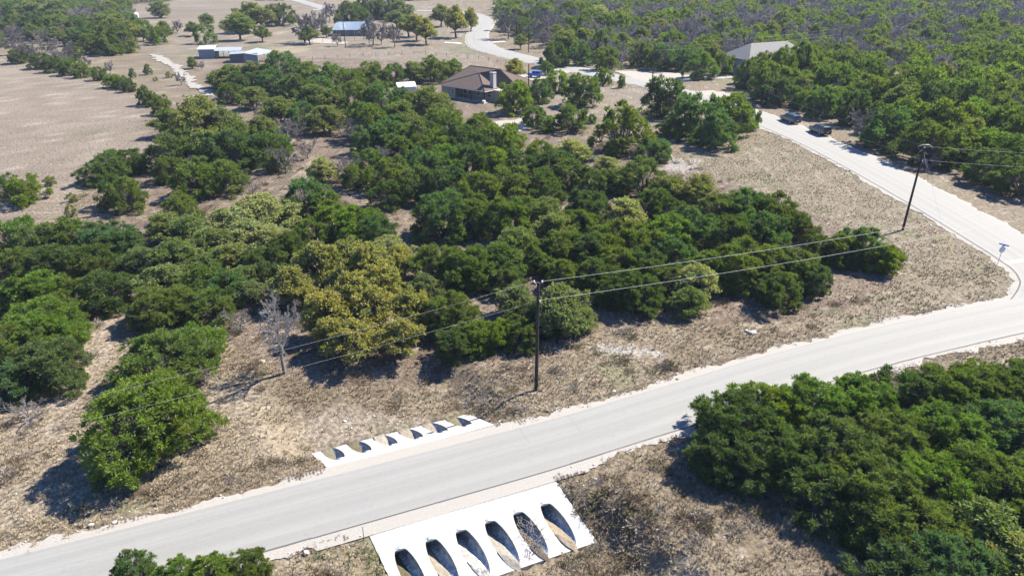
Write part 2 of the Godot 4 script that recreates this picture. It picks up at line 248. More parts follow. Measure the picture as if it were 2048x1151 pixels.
const SIDE_L := [54.3,-66.9, 56.3,-68.9, 58.1,-71.1, 59.1,-73.1, 59.7,-75.2, 59.9,-80.5, 59.6,-98.8, 58.7,-115, 57.0,-133.3, 53.9,-149.6, 47.5,-175, 36.8,-198.9, 22.2,-219.9, 9.5,-239.8, -2.7,-257.9, -12.8,-277.4, -16.8,-289.8, -19.3,-308.7, -20.2,-340, -19,-370, -18.5,-400]
const SIDE_R := [75,-73.5, 71.5,-75.5, 69.5,-78, 68.6,-81, 68.2,-85.8, 67.9,-106.6, 67.0,-121, 64.5,-139.7, 59.5,-162.9, 51.5,-185, 43,-201.5, 29,-224, 16,-245.0, 4.5,-264.5, -5,-285, -8.5,-300, -10.4,-315, -11.2,-340, -9.9,-370, -9.1,-400]

var zones := {}
var road_polys: Array[PackedVector2Array] = []
var sides_l: PackedVector2Array
var sides_r: PackedVector2Array
var road_f: PackedVector2Array
var road_n: PackedVector2Array

func on_road(p: Vector2) -> bool:
	for q in road_polys:
		if inside(p, q): return true
	return false

func band_poly(a: PackedVector2Array, b: PackedVector2Array) -> PackedVector2Array:
	var o := PackedVector2Array(a)
	for i in range(b.size() - 1, -1, -1): o.append(b[i])
	return o

# a sheet between two edge lines that were sampled alike; uv in metres
func ribbon(a: PackedVector2Array, b: PackedVector2Array, ya: float, yb: float, across := 4, on_ground := false) -> ArrayMesh:
	var mb := Mb.new()
	var L := 0.0
	for i in a.size() - 1:
		var L2 := L + 0.5 * (a[i].distance_to(a[i + 1]) + b[i].distance_to(b[i + 1]))
		for k in across:
			var t0 := float(k) / across
			var t1 := float(k + 1) / across
			var q := [a[i].lerp(b[i], t0), a[i].lerp(b[i], t1), a[i + 1].lerp(b[i + 1], t1), a[i + 1].lerp(b[i + 1], t0)]
			var ts := [t0, t1, t1, t0]
			var ls := [L, L, L2, L2]
			var w := a[i].distance_to(b[i])
			var p: Array[Vector3] = []
			for j in 4:
				var y := lerpf(ya, yb, ts[j])
				if on_ground: y = maxf(height(q[j].x, q[j].y), -0.4) + y
				p.append(Vector3(q[j].x, y, q[j].y))
			var before := mb.v.size()
			mb.quad(p[0], p[3], p[2], p[1])
			for j in [0, 2, 3, 0, 1, 2]:
				mb.uv.append(Vector2(ls[j] / 64.0, ts[j] * w / 16.0))
			if mb.n[before].y < 0:
				for j in range(before, mb.n.size()): mb.n[j] = -mb.n[j]
		L = L2
	mb.settle()
	return mb.mesh()

func flat_poly(poly: PackedVector2Array, y: float, ragged := 0.0) -> ArrayMesh:
	var q := PackedVector2Array()
	var n := poly.size()
	for i in n:
		var a := poly[i]
		var b := poly[(i + 1) % n]
		var k: int = max(1, int(a.distance_to(b) / maxf(0.8, ragged * 1.5)))
		for j in k:
			var p := a.lerp(b, float(j) / k)
			var nn := (b - a).orthogonal().normalized()
			q.append(p + nn * ragged * nz2.get_noise_2d(p.x * 30.0, p.y * 30.0) * 2.0)
	var mb := Mb.new()
	var ix := Geometry2D.triangulate_polygon(q)
	for i in range(0, ix.size(), 3):
		var t: Array[Vector3] = []
		for j in 3: t.append(Vector3(q[ix[i + j]].x, y, q[ix[i + j]].y))
		if (t[1] - t[0]).cross(t[2] - t[0]).y < 0: mb.tri(t[0], t[2], t[1])
		else: mb.tri(t[0], t[1], t[2])
	return mb.mesh()

func axis_list(a: Array) -> PackedFloat32Array:    # [start, step, end, step, end, ...]
	var o := PackedFloat32Array([a[0]])
	var x: float = a[0]
	for i in range(1, a.size(), 2):
		while x < a[i + 1] - a[i] * 0.5:
			x += a[i]
			o.append(x)
	return o

const C_STRAW := Color(0.190, 0.156, 0.109)
const C_STRAW2 := Color(0.149, 0.118, 0.077)
const C_PALE := Color(0.236, 0.199, 0.149)
const C_FIELD := Color(0.194, 0.160, 0.125)
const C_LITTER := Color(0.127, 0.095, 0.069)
const C_CALICHE := Color(0.357, 0.330, 0.293)
const C_GREEN := Color(0.115, 0.132, 0.058)

func ground_colour(x: float, z: float) -> Color:
	var p := Vector2(x, z)
	var a := nz.get_noise_2d(x * 1.1, z * 1.1)
	var b := nz2.get_noise_2d(x * 4.0, z * 4.0)
	var c := nz2.get_noise_2d(x * 15.0 + 70.0, z * 15.0)
	var col := C_STRAW.lerp(C_STRAW2, clampf(0.45 + a * 0.9 + b * 0.7, 0.0, 1.0))
	var j := p + Vector2(b, c) * clampf(-z / 60.0, 0.6, 3.0)      # uneven borders
	if inside(j, zones.farfield): col = Color(0.207, 0.178, 0.141).lerp(Color(0.167, 0.135, 0.095), clampf(0.4 + a + b, 0.0, 1.0))
	if inside(j, zones.pasture): col = C_FIELD.lerp(Color(0.236, 0.199, 0.158), clampf(0.25 + a * 1.4 + c * 0.5, 0.0, 1.0))
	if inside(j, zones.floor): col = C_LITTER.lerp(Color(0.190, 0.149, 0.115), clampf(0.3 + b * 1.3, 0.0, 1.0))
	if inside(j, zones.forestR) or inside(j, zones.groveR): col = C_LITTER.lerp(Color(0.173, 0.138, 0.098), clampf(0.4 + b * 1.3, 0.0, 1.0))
	if inside(j, zones.meadow): col = Color(0.190, 0.158, 0.113).lerp(Color(0.156, 0.138, 0.086), clampf(0.4 + a * 1.2 + b, 0.0, 1.0))
	if inside(j, zones.yard): col = Color(0.213, 0.182, 0.149).lerp(C_STRAW2, clampf(0.3 + b, 0.0, 1.0))
	if inside(j, zones.paleL): col = C_PALE.lerp(C_STRAW, clampf(0.4 + b * 1.4 + a, 0.0, 1.0))
	if inside(j, zones.trail) or inside(j, zones.trailB): col = Color(0.248, 0.204, 0.158)
	if inside(j, zones.clearB): col = Color(0.173, 0.130, 0.095)
	if inside(j, zones.gravel): col = Color(0.230, 0.195, 0.153).lerp(Color(0.173, 0.141, 0.104), clampf(0.3 + b * 1.6, 0.0, 1.0))
	if inside(j, zones.whitegravel) or inside(j, zones.bareR): col = Color(0.288, 0.273, 0.253)
	for k in ["greenA", "greenB", "greenC", "greenD"]:
		if inside(j, zones[k]): col = col.lerp(C_GREEN, 0.55)
	if inside(j, zones.straw): col = Color(0.265, 0.221, 0.141)
	# scattered caliche showing through and small green flushes
	if c > 0.42: col = col.lerp(C_CALICHE, 0.35)
	if a < -0.42 and b < -0.05: col = col.lerp(C_GREEN, 0.4)
	return col * (1.0 + 0.22 * c)

func build_ground() -> void:
	var xs := axis_list([-1400.0, 100.0, -400.0, 20.0, -160.0, 2.5, -60.0, 0.5, 75.0, 2.5, 160.0, 20.0, 400.0, 100.0, 1400.0])
	var zs := axis_list([-1600.0, 80.0, -640.0, 8.0, -320.0, 2.5, -110.0, 0.5, -22.0, 8.0, 40.0, 40.0, 200.0])
	var nx := xs.size()
	var nzz := zs.size()
	var v := PackedVector3Array()
	var c := PackedColorArray()
	for z in zs:
		for x in xs:
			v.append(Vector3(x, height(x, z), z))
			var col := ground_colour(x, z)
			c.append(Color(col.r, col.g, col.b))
	var n := PackedVector3Array()
	n.resize(v.size())
	for j in nzz:
		for i in nx:
			var a := v[j * nx + maxi(i - 1, 0)]
			var b := v[j * nx + mini(i + 1, nx - 1)]
			var d := v[maxi(j - 1, 0) * nx + i]
			var e := v[mini(j + 1, nzz - 1) * nx + i]
			n[j * nx + i] = (e - d).cross(b - a).normalized()
	var ix := PackedInt32Array()
	for j in nzz - 1:
		for i in nx - 1:
			var q := j * nx + i
			ix.append_array(PackedInt32Array([q, q + 1, q + nx, q + 1, q + nx + 1, q + nx]))
	var arr := []
	arr.resize(Mesh.ARRAY_MAX)
	arr[Mesh.ARRAY_VERTEX] = v; arr[Mesh.ARRAY_NORMAL] = n; arr[Mesh.ARRAY_COLOR] = c; arr[Mesh.ARRAY_INDEX] = ix
	var m := ArrayMesh.new()
	m.add_surface_from_arrays(Mesh.PRIMITIVE_TRIANGLES, arr)
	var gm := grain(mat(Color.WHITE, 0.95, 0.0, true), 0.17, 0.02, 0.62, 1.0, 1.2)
	struct("ground", m, gm)

func road_texture() -> ImageTexture:
	var w := 1024
	var h := 256
	var img := Image.create(w, h, false, Image.FORMAT_RGB8)
	var f := FastNoiseLite.new()
	f.seed = 11; f.frequency = 0.05; f.fractal_octaves = 4
	var r := RandomNumberGenerator.new()
	r.seed = 5
	for y in h:
		var lane := 0.036 * f.get_noise_2d(0.0, y * 3.5) + 0.026 * f.get_noise_2d(50.0, y * 11.0)
		for x in w:
			var a := TAU * x / w
			var s := 0.022 * f.get_noise_3d(cos(a) * 22.0, sin(a) * 22.0, y * 1.1)
			s += 0.012 * f.get_noise_3d(cos(a) * 9.0, sin(a) * 9.0, 90.0 + y * 6.0)
			var g := 0.975 + lane + s + r.randf_range(-0.014, 0.014)
			for tr in [1.15, 2.55, 3.3, 4.7]:                      # polished wheel tracks
				g -= 0.042 * exp(-pow((y * 16.0 / h - tr) / 0.33, 2.0)) * (1.0 + 0.6 * s / 0.02)
			if f.get_noise_2d(x * 1.4 + 300.0, y * 5.0) > 0.42: g -= 0.04
			img.set_pixel(x, y, Color(g, g, g * 0.995))
	return ImageTexture.create_from_image(img)

func jag(a: PackedVector2Array, b: PackedVector2Array, dist: float, rough: float, flip: float) -> PackedVector2Array:
	var o := PackedVector2Array()
	for i in a.size():
		var t := (a[mini(i + 1, a.size() - 1)] - a[maxi(i - 1, 0)]).normalized()
		var nn := Vector2(-t.y, t.x) * flip
		var k := dist + rough * (nz2.get_noise_2d(a[i].x * 5.0, a[i].y * 5.0) + 0.6 * nz2.get_noise_2d(a[i].x * 16.0, a[i].y * 16.0) + 0.4 * nz2.get_noise_2d(a[i].x * 40.0, a[i].y * 40.0))
		var l := to_local2(a[i].x, a[i].y)
		if absf(l.y) < 4.5 and l.x > -8.5 and l.x < 10.0: k = maxf(dist, 1.13 if dist > 0.5 else 0.0) + 0.02     # straight along the aprons
		o.append(a[i] + nn * k)
	return o

func build_roads() -> void:
	road_f = resample(pv(ROAD_FAR), 0.25)
	var n := road_f.size() - 1
	var c2 := resample(pv(ROAD_NEAR), 0.1)
	road_n = PackedVector2Array()
	for i in n + 1: road_n.append(c2[int(round(float(i) * (c2.size() - 1) / n))])
	sides_l = resample(pv(SIDE_L), 0.1)
	var r2 := resample(pv(SIDE_R), 0.1)
	var m := 1100
	var sl := PackedVector2Array()
	var sr := PackedVector2Array()
	for i in m + 1:
		sl.append(sides_l[int(round(float(i) * (sides_l.size() - 1) / m))])
		sr.append(r2[int(round(float(i) * (r2.size() - 1) / m))])
	sides_l = sl; sides_r = sr
	road_polys = [band_poly(road_f, road_n), band_poly(sl, sr)]
	var asphalt := mat(lin(0.196, 0.202, 0.201), 0.8)
	asphalt.albedo_texture = road_texture()
	var chip := mat(lin(0.204, 0.208, 0.206), 0.85)
	chip.albedo_texture = asphalt.albedo_texture
	var cal := grain(mat(lin(0.36, 0.348, 0.325), 0.95), 0.5, 0.05, 0.7, 1.0, 0.6, 8)
	struct("road", ribbon(road_f, road_n, 0.02, 0.02, 4), asphalt)
	struct("side_road", ribbon(sl, sr, 0.014, 0.014, 4), chip)
	struct("gravel_shoulder", ribbon(road_f, outer(road_f, road_n, 0.85, 0.75), 0.004, -0.07, 3), cal)
	struct("gravel_shoulder", ribbon(road_n, outer(road_n, road_f, 0.85, 0.75), 0.004, -0.07, 3), cal)
	struct("gravel_shoulder", ribbon(sl, outer(sl, sr, 0.8, 0.6), -0.002, -0.075, 3), cal)
	struct("gravel_shoulder", ribbon(sr, outer(sr, sl, 0.6, 0.6), -0.002, -0.075, 3), cal)
	# the raw dark edge of the bitumen shows as a thin line
	var tar := grain(mat(lin(0.10, 0.10, 0.105), 0.9), 0.8, 0.03, 0.7, 1.0, 0.0, 12)
	struct("asphalt_edge", ribbon(outer(road_n, road_f, -0.05, 0.03), outer(road_n, road_f, 0.07, 0.05), 0.026, 0.012, 1), tar)
	struct("asphalt_edge", ribbon(outer(sl, sr, -0.06, 0.03), outer(sl, sr, 0.09, 0.05), 0.022, 0.008, 1), tar)
	var seam := mat(lin(0.15, 0.15, 0.15), 0.9)
	for q in [[8.3, 0.25], [12.6, 0.3]]:
		var mb2 := Mb.new()
		for i in 8:
			var z0: float = -2.6 + i * q[1]
			var x0: float = q[0] + 0.06 * nz2.get_noise_2d(i * 20.0, q[0] * 10.0)
			var x1: float = q[0] + 0.06 * nz2.get_noise_2d(i * 20.0 + 20.0, q[0] * 10.0)
			mb2.quad(from_local(x0 - 0.02, 0.025, z0), from_local(x1 - 0.02, 0.025, z0 + q[1]), from_local(x1 + 0.02, 0.025, z0 + q[1]), from_local(x0 + 0.02, 0.025, z0))
		struct("road_seam", mb2.mesh(), seam)
	var paint := grain(mat(lin(0.60, 0.60, 0.59), 0.7), 0.9, 0.03, 0.86, 1.0, 0.0, 14)
	var mb := Mb.new()
	mb.quad(Vector3(60.0, 0.024, -76.3), Vector3(68.9, 0.024, -79.2), Vector3(69.1, 0.024, -79.8), Vector3(59.9, 0.024, -76.9))
	struct("road_stop_line", mb.mesh(), paint)
	var drive := grain(mat(lin(0.30, 0.285, 0.26), 0.95), 0.2, 0.03, 0.78, 1.0, 0.4, 9)
	for k in ["dwJeep", "dwRight", "dwTop", "apronR", "trailH", "farlane"]:
		struct("driveway", flat_poly(zones[k], 0.008, 0.5), drive)
	struct("creek_bed", flat_poly(zones.creek, 0.02, 1.1), grain(mat(lin(0.42, 0.405, 0.375), 0.95), 0.25, 0.04, 0.55, 1.0, 1.0, 15))
	for q in [[[-14, -396, -17, -420, -23, -446, -40, -466, -66, -474, -130, -482], 9.0], [[-230, -680, -192, -618, -161, -567, -130, -504, -114, -469], 9.0]]:
		var mid := resample(pv(q[0]), 3.0)
		struct("far_road", ribbon(outer(mid, outer(mid, mid, 0.01, 0.0), q[1] * 0.5, 0.4), outer(mid, outer(mid, mid, 0.01, 0.0), -q[1] * 0.5, 0.4), 0.008, 0.008, 2), chip)

func outer(a: PackedVector2Array, b: PackedVector2Array, dist: float, rough: float) -> PackedVector2Array:
	var k := a.size() / 2
	var t := (a[k + 1] - a[k - 1]).normalized()
	var flip := 1.0 if Vector2(-t.y, t.x).dot(a[k] - b[k]) > 0 else -1.0
	return jag(a, b, dist, rough, flip)

# ------------------------------------------------------------------ trees
func rv(s := 1.0) -> Vector3:
	return Vector3(rng.randf_range(-s, s), rng.randf_range(-s, s), rng.randf_range(-s, s))

func tint(col: Color, v: float, h := 0.0) -> Color:
	var k := 1.0 + rng.randf_range(-v, v)
	var w := rng.randf_range(-h, h)
	return Color(col.r * k * (1.0 + w), col.g * k, col.b * k * (1.0 - w * 0.5))

# a tuft of n pointed sprays leaving p along a
func spray(mb: Mb, p: Vector3, a: Vector3, n: int, l: float, w: float, col: Color) -> void:
	for k in n:
		var d := (a + rv(0.55)).normalized()
		var s := d.cross(rv()).normalized() * w * rng.randf_range(0.7, 1.3)
		var q := p + rv(l * 0.35)
		var tip := q + d * l * rng.randf_range(0.7, 1.3)
		var mid := q.lerp(tip, 0.45)
		var cc := tint(col, 0.14)
		mb.tri(q - s * 0.35, mid + s, tip, cc)
		mb.tri(q - s * 0.35, tip, mid - s, cc)

# leaves of a clump: broad small blades spread through a ball
func clump(mb: Mb, c: Vector3, r: Vector3, count: int, l: float, w: float, col: Color, up: float, n := 2) -> void:
	for i in count:
		var d := rv()
		while d.length_squared() > 1.0 or d.length_squared() < 0.02: d = rv()
		d = d.normalized()
		d = (d + Vector3.UP * up).normalized()
		var p := c + d * r * rng.randf_range(0.55, 1.04)
		spray(mb, p, (d + Vector3.UP * 0.35).normalized(), n, l, w, col)

# juniper crown: radius 1, height 1.6: boughs on a mound, each carrying a handful of tufted lobes; returns [mesh, lobe centres]
func juniper_crown(boughs: int, subs: int, per: int, l: float, w: float, shape: float, seed_: int, n := 3, size := 1.0) -> Array:
	rng.seed = seed_
	var mb := Mb.new()
	var cs: Array[Vector3] = []
	var lean := rng.randf_range(0.0, TAU)
	var k1 := rng.randf_range(0.0, TAU)
	for i in boughs:
		var t := pow((i + 0.5) / boughs, 0.9) * 0.90 + 0.08
		var a := i * 2.39996 + rng.randf_range(-0.55, 0.55)
		var r := 1.0
		if t > 0.38: r = pow(maxf(0.0, 1.0 - pow((t - 0.38) / 0.66, 2.0)), shape)
		else: r = 0.70 + 0.30 * t / 0.38
		r *= 1.0 + 0.15 * sin(a * 2.0 + k1) + 0.10 * sin(a * 3.0 + lean) + rng.randf_range(-0.22, 0.12)
		var dir := Vector3(cos(a), 0.9 * (t - 0.25), sin(a)).normalized()
		var c := Vector3(cos(a) * maxf(r - 0.30, 0.02), t * 1.6 - 0.24 + rng.randf_range(-0.09, 0.09), sin(a) * maxf(r - 0.30, 0.02))
		c.y = maxf(c.y, 0.16)
		var tone := tint(Color.WHITE, 0.24, 0.10)
		for j in subs:
			var d := (rv() + dir * 0.75 + Vector3.UP * 0.35).normalized()
			var q := c + d * rng.randf_range(0.14, 0.38)
			q.y = maxf(q.y, 0.08)
			cs.append(q)
			if t < 0.5 and rng.randf() < 0.07: continue        # a bare, twiggy spot
			var rad := rng.randf_range(0.065, 0.125) * size
			var sub := tint(tone, 0.20, 0.08)
			for k in per:
				var e := (rv() + d * 0.55 + Vector3.UP * 0.3).normalized()
				spray(mb, q + e * rad * rng.randf_range(0.3, 1.0), (e + Vector3.UP * 0.45).normalized(), n, l, w, sub)
	return [mb.mesh(), cs]

func limbs(cs: Array, stems: int, base_r: float, rise: float, seed_: int, sides := 5) -> ArrayMesh:
	rng.seed = seed_ + 77
	var mb := Mb.new()
	var bark := Color.WHITE
	var roots: Array[Vector3] = []
	var heads: Array[Vector3] = []
	for i in stems:
		var a := TAU * i / stems + rng.randf_range(-0.4, 0.4)
		roots.append(Vector3(cos(a), 0, sin(a)) * base_r * (0.9 if stems > 1 else 0.0))
		heads.append(Vector3(cos(a) * (0.22 if stems > 1 else 0.05), rise, sin(a) * (0.22 if stems > 1 else 0.05)))
		var md := roots[i].lerp(heads[i], 0.5) + rv(0.05)
		mb.tube([roots[i] - Vector3(0, 0.06, 0), md, heads[i]], [base_r, base_r * 0.72, base_r * 0.55], sides + 1, tint(bark, 0.1))
	for c in cs:
		var best := 0
		for i in stems:
			if heads[i].distance_to(c) < heads[best].distance_to(c): best = i
		var s: Vector3 = heads[best] - Vector3(0, rng.randf_range(0.0, rise * 0.4), 0)
		if c.y < s.y: s = roots[best].lerp(heads[best], clampf(c.y / maxf(rise, 0.01) * 0.6, 0.05, 0.9))
		var m1: Vector3 = s.lerp(c, 0.4) + Vector3(0, 0.04, 0) + rv(0.05)
		mb.tube([s, m1, s.lerp(c, 0.75) + rv(0.04), c], [base_r * 0.34, base_r * 0.24, base_r * 0.15, base_r * 0.07], 4, tint(bark, 0.15))
		for k in 2:
			var e: Vector3 = c + rv(0.16)
			mb.tube([m1.lerp(c, rng.randf_range(0.3, 0.9)), e], [base_r * 0.12, base_r * 0.06], 3, tint(bark, 0.15))
	return mb.mesh()

# oak crown: rounded leaf clumps, lightly filled, carried on visible limbs
func oak_crown(boughs: int, subs: int, per: int, l: float, w: float, seed_: int, n := 2, low := 0.42) -> Array:
	rng.seed = seed_
	var mb := Mb.new()
	var cs: Array[Vector3] = []
	var k1 := rng.randf_range(0.0, TAU)
	for i in boughs:
		var f := (i + 0.5) / boughs
		var t := low + (1.0 - low) * f
		var a := i * 2.39996 + rng.randf_range(-0.6, 0.6)
		var r := sqrt(maxf(0.0, 1.0 - pow(maxf(f - 0.15, 0.0) / 0.87, 2.2)))
		r *= 1.0 + 0.15 * sin(a * 2.0 + k1) + rng.randf_range(-0.25, 0.1)
		var c := Vector3(cos(a) * maxf(r - 0.30, 0.03), t * 1.55 - 0.18 + rng.randf_range(-0.08, 0.08), sin(a) * maxf(r - 0.30, 0.03))
		var tone := tint(Color.WHITE, 0.18, 0.10)
		for j in subs:
			var q := c + Vector3(rng.randf_range(-1, 1), rng.randf_range(-0.35, 0.7), rng.randf_range(-1, 1)) * 0.24
			cs.append(q)
			var rad := rng.randf_range(0.09, 0.15)
			var sub := tint(tone, 0.12, 0.08)
			for k in per:
				var e := (rv() + Vector3.UP * 0.45).normalized()
				spray(mb, q + e * Vector3(rad * 1.25, rad * 0.8, rad * 1.25) * rng.randf_range(0.3, 1.0), (e + rv(0.6)).normalized(), n, l, w, sub)
	return [mb.mesh(), cs]

# leafless tree: [trunk mesh, twig mesh]
func bare_tree_meshes(seed_: int, trunk_h: float, spread: float, depth: int, kids: int, fine := 0.0034) -> Array:
	rng.seed = seed_
	var tb := Mb.new()
	var mb := Mb.new()
	var top := Vector3(rng.randf_range(-0.08, 0.08), trunk_h, rng.randf_range(-0.08, 0.08))
	tb.tube([Vector3(0, -0.06, 0), top * 0.5 + rv(0.03), top], [0.06, 0.046, 0.036], 6, Color.WHITE)
	var todo: Array = []
	for i in kids + 1:
		var a := TAU * i / (kids + 1) + rng.randf_range(-0.4, 0.4)
		todo.append([top * rng.randf_range(0.7, 1.0), Vector3(cos(a) * spread, rng.randf_range(0.55, 1.1), sin(a) * spread).normalized(), 0.62, 0.027, 0])
	todo.append([top, Vector3(rng.randf_range(-0.2, 0.2), 1, rng.randf_range(-0.2, 0.2)).normalized(), 0.66, 0.029, 0])
	while todo.size() > 0:
		var q: Array = todo.pop_back()
		var p: Vector3 = q[0]
		var d: Vector3 = q[1]
		var L: float = q[2] * rng.randf_range(0.75, 1.2)
		var r: float = q[3]
		var lv: int = q[4]
		var e := p + d * L
		var mid := p.lerp(e, 0.5) + rv(L * 0.09)
		var r2 := r * 0.55
		if lv < 2: mb.tube([p, mid, e], [r, r * 0.8, r2], 4, tint(Color.WHITE, 0.12))
		else: mb.tube([p, e], [r, r2], 3, tint(Color.WHITE, 0.18))
		if lv < depth:
			for k in kids:
				var s := rng.randf_range(0.25, 1.0)
				var nd := (d + rv(0.85) + Vector3.UP * 0.12).normalized()
				todo.append([p.lerp(mid, s * 2.0) if s < 0.5 else mid.lerp(e, s * 2.0 - 1.0), nd, L * 0.56, maxf(r * 0.52, fine), lv + 1])
	return [tb.mesh(), mb.mesh()]

var kit := {}
func leaf(col: Color, back := 1.0) -> StandardMaterial3D:
	var m := mat(col, 0.8, 0.0, true)
	m.metallic_specular = 0.25
	m.backlight_enabled = true
	m.backlight = Color(back, back, back * 0.55)
	return m

func build_kit() -> void:
	var near: Array = []
	for i in 5:
		var a := juniper_crown(28, 9, 27, 0.095, 0.0145, 0.46, 100 + i, 3)
		near.append([a[0], limbs(a[1], 5, 0.04, 0.45, 100 + i)])
	var mid: Array = []
	for i in 6:
		var a := juniper_crown(22, 7, 20, 0.115, 0.020, 0.44 + 0.06 * (i % 3), 200 + i, 3, 1.15)
		mid.append([a[0], limbs(a[1], 4, 0.042, 0.45, 200 + i)])
	var cone: Array = []
	for i in 2:
		var a := juniper_crown(18, 5, 18, 0.14, 0.035, 0.95, 300 + i, 2, 1.3)
		cone.append([a[0], limbs(a[1], 1, 0.05, 0.6, 300 + i)])
	var shrub: Array = []
	for i in 2:
		var a := juniper_crown(12, 5, 16, 0.17, 0.04, 0.5, 320 + i, 2, 1.5)
		shrub.append([a[0], limbs(a[1], 3, 0.05, 0.4, 320 + i)])
	var oak: Array = []
	for i in 5:
		var a := oak_crown(24, 8, 30, 0.07, 0.024, 400 + i, 2, 0.28)
		oak.append([a[0], limbs(a[1], 3, 0.05, 0.40, 400 + i)])
	var open: Array = []
	for i in 3:
		var a := oak_crown(19, 7, 30, 0.075, 0.028, 430 + i, 2, 0.45)
		open.append([a[0], limbs(a[1], 1, 0.075, 0.55, 430 + i)])
	var bare: Array = []
	for i in 5:
		var a := bare_tree_meshes(500 + i, 0.32 if i < 3 else 0.12, 0.9, 5 if i < 3 else 4, 4)
		bare.append([a[1], a[0]])
	var bare_far: Array = []
	for i in 3:
		var a := bare_tree_meshes(520 + i, 0.30, 0.9, 5, 4, 0.0075)
		bare_far.append([a[1], a[0]])
	var big: Array = []
	for i in 4:
		var a := juniper_crown(48, 10, 30, 0.072, 0.0105, 0.44, 140 + i, 3, 0.88)
		big.append([a[0], limbs(a[1], 6, 0.036, 0.42, 140 + i)])
	kit = {"big": big, "near": near, "mid": mid, "cone": cone, "shrub": shrub, "oak": oak, "open": open, "bare": bare, "bare_far": bare_far}
	M.bark = grain(mat(lin(0.17, 0.155, 0.145), 0.95, 0.0, true), 1.2, 0.03, 0.6, 1.0)
	M.bark_oak = grain(mat(lin(0.16, 0.15, 0.14), 0.95, 0.0, true), 1.2, 0.03, 0.6, 1.0)
	M.twig = mat(lin(0.150, 0.140, 0.145), 0.95, 0.0, true)
	M.twig_far = mat(lin(0.215, 0.205, 0.212), 0.95, 0.0, true)
	M.twig_pale = mat(lin(0.215, 0.205, 0.207), 0.95, 0.0, true)
	M.J = [leaf(lin(0.129, 0.196, 0.059)), leaf(lin(0.112, 0.183, 0.066)), leaf(lin(0.143, 0.198, 0.056)), leaf(lin(0.118, 0.171, 0.070))]
	M.J += [leaf(lin(0.099, 0.180, 0.086)), leaf(lin(0.134, 0.189, 0.063)), leaf(lin(0.084, 0.141, 0.067))]
	M.D = [leaf(lin(0.089, 0.144, 0.052)), leaf(lin(0.096, 0.150, 0.058)), leaf(lin(0.104, 0.152, 0.050))]
	M.G = [leaf(lin(0.146, 0.242, 0.050)), leaf(lin(0.161, 0.238, 0.048)), leaf(lin(0.133, 0.228, 0.061))]
	M.O = [leaf(lin(0.190, 0.237, 0.100)), leaf(lin(0.174, 0.220, 0.108)), leaf(lin(0.207, 0.238, 0.098)), leaf(lin(0.163, 0.223, 0.087))]
	M.P = [leaf(lin(0.327, 0.358, 0.173)), leaf(lin(0.304, 0.339, 0.177))]
	M.Y = [leaf(lin(0.290, 0.291, 0.110)), leaf(lin(0.262, 0.276, 0.116)), leaf(lin(0.308, 0.296, 0.113))]
	M.C = M.J
	M.S = [leaf(lin(0.181, 0.218, 0.068))]

const ONES := ["", "first", "second", "third", "fourth", "fifth", "sixth", "seventh", "eighth", "ninth", "tenth", "eleventh", "twelfth", "thirteenth", "fourteenth", "fifteenth", "sixteenth", "seventeenth", "eighteenth", "nineteenth"]
const TENS := ["", "", "twenty", "thirty", "forty", "fifty", "sixty", "seventy", "eighty", "ninety"]
func ordinal(n: int) -> String:       # 1 is plain "nearest"
	if n == 1: return ""
	if n < 20: return ONES[n] + " "
	if n < 100: return ((TENS[n / 10].left(-1) + "ieth") if n % 10 == 0 else TENS[n / 10] + "-" + ONES[n % 10]) + " "
	var head := "one hundred and " if n < 200 else "two hundred and "
	return head + (ordinal(n % 100) if n % 100 > 1 else "first ") if n % 100 else head.left(11) + "th "
const KINDS := {
	"J": ["juniper_tree", "mid green mounded juniper"], "D": ["juniper_tree", "dark green juniper"], "G": ["juniper_tree", "bright green juniper"],
	"O": ["oak_tree", "olive green live oak"], "P": ["oak_tree", "pale grey-green oak"], "Y": ["oak_tree", "yellowish oak"],
	"B": ["bare_tree", "leafless grey tree"], "C": ["young_juniper", "small cone shaped juniper"], "S": ["shrub", "small rounded shrub"]}
const MARKS := [["the roadside pole by the culvert", 2.1, -49.8], ["the stop sign", 58.8, -76.3], ["the pole with the guy wire", 53.3, -88.0], ["the pole beside the brown roofed house", 4.0, -170.4],
	["the brown roofed house", -10.0, -185.0], ["the blue vehicle", 6.5, -213.8], ["the rear dark SUV", 62.5, -143.0], ["the front dark SUV", 60.4, -154.0], ["the pole at the road bend", 39.6, -200.5],
	["the grey roofed house", 73.0, -216.0], ["the low barn nearest the creek bed", -106.0, -257.0], ["the open sided barn", -90.0, -246.0], ["the blue metal roof", -68.0, -330.0], ["the tiny white shed in the far field", -216.0, -412.0],
	["the far apron's end opening", -13.0, -41.4], ["the near apron", 2.0, -35.0], ["the white rock by the road", 23.8, -59.8], ["the silvery dead tree", -20.5, -52.5], ["the white shed roof", -27.9, -191.2],
	["the pasture's near corner", -60.0, -93.0], ["the end of the white creek bed", -78.0, -185.0], ["the brown clearing", -13.0, -87.0], ["the small gravel patch", 10.5, -58.0], ["the pole with the transformer", 108.0, -244.0],
	["the wooded lower corner", 32.0, -36.0], ["the bottom edge tree tops", -22.0, -25.0], ["the pole in front of the blue roof", -65.4, -285.0], ["the far road bend", -16.0, -300.0], ["the thicket behind the parked SUVs", 90.0, -150.0],
	["the creek bed's upper end", -131.0, -262.0], ["the woods beyond the pasture", -230.0, -330.0], ["the hedge row of the pasture", -120.0, -215.0]]

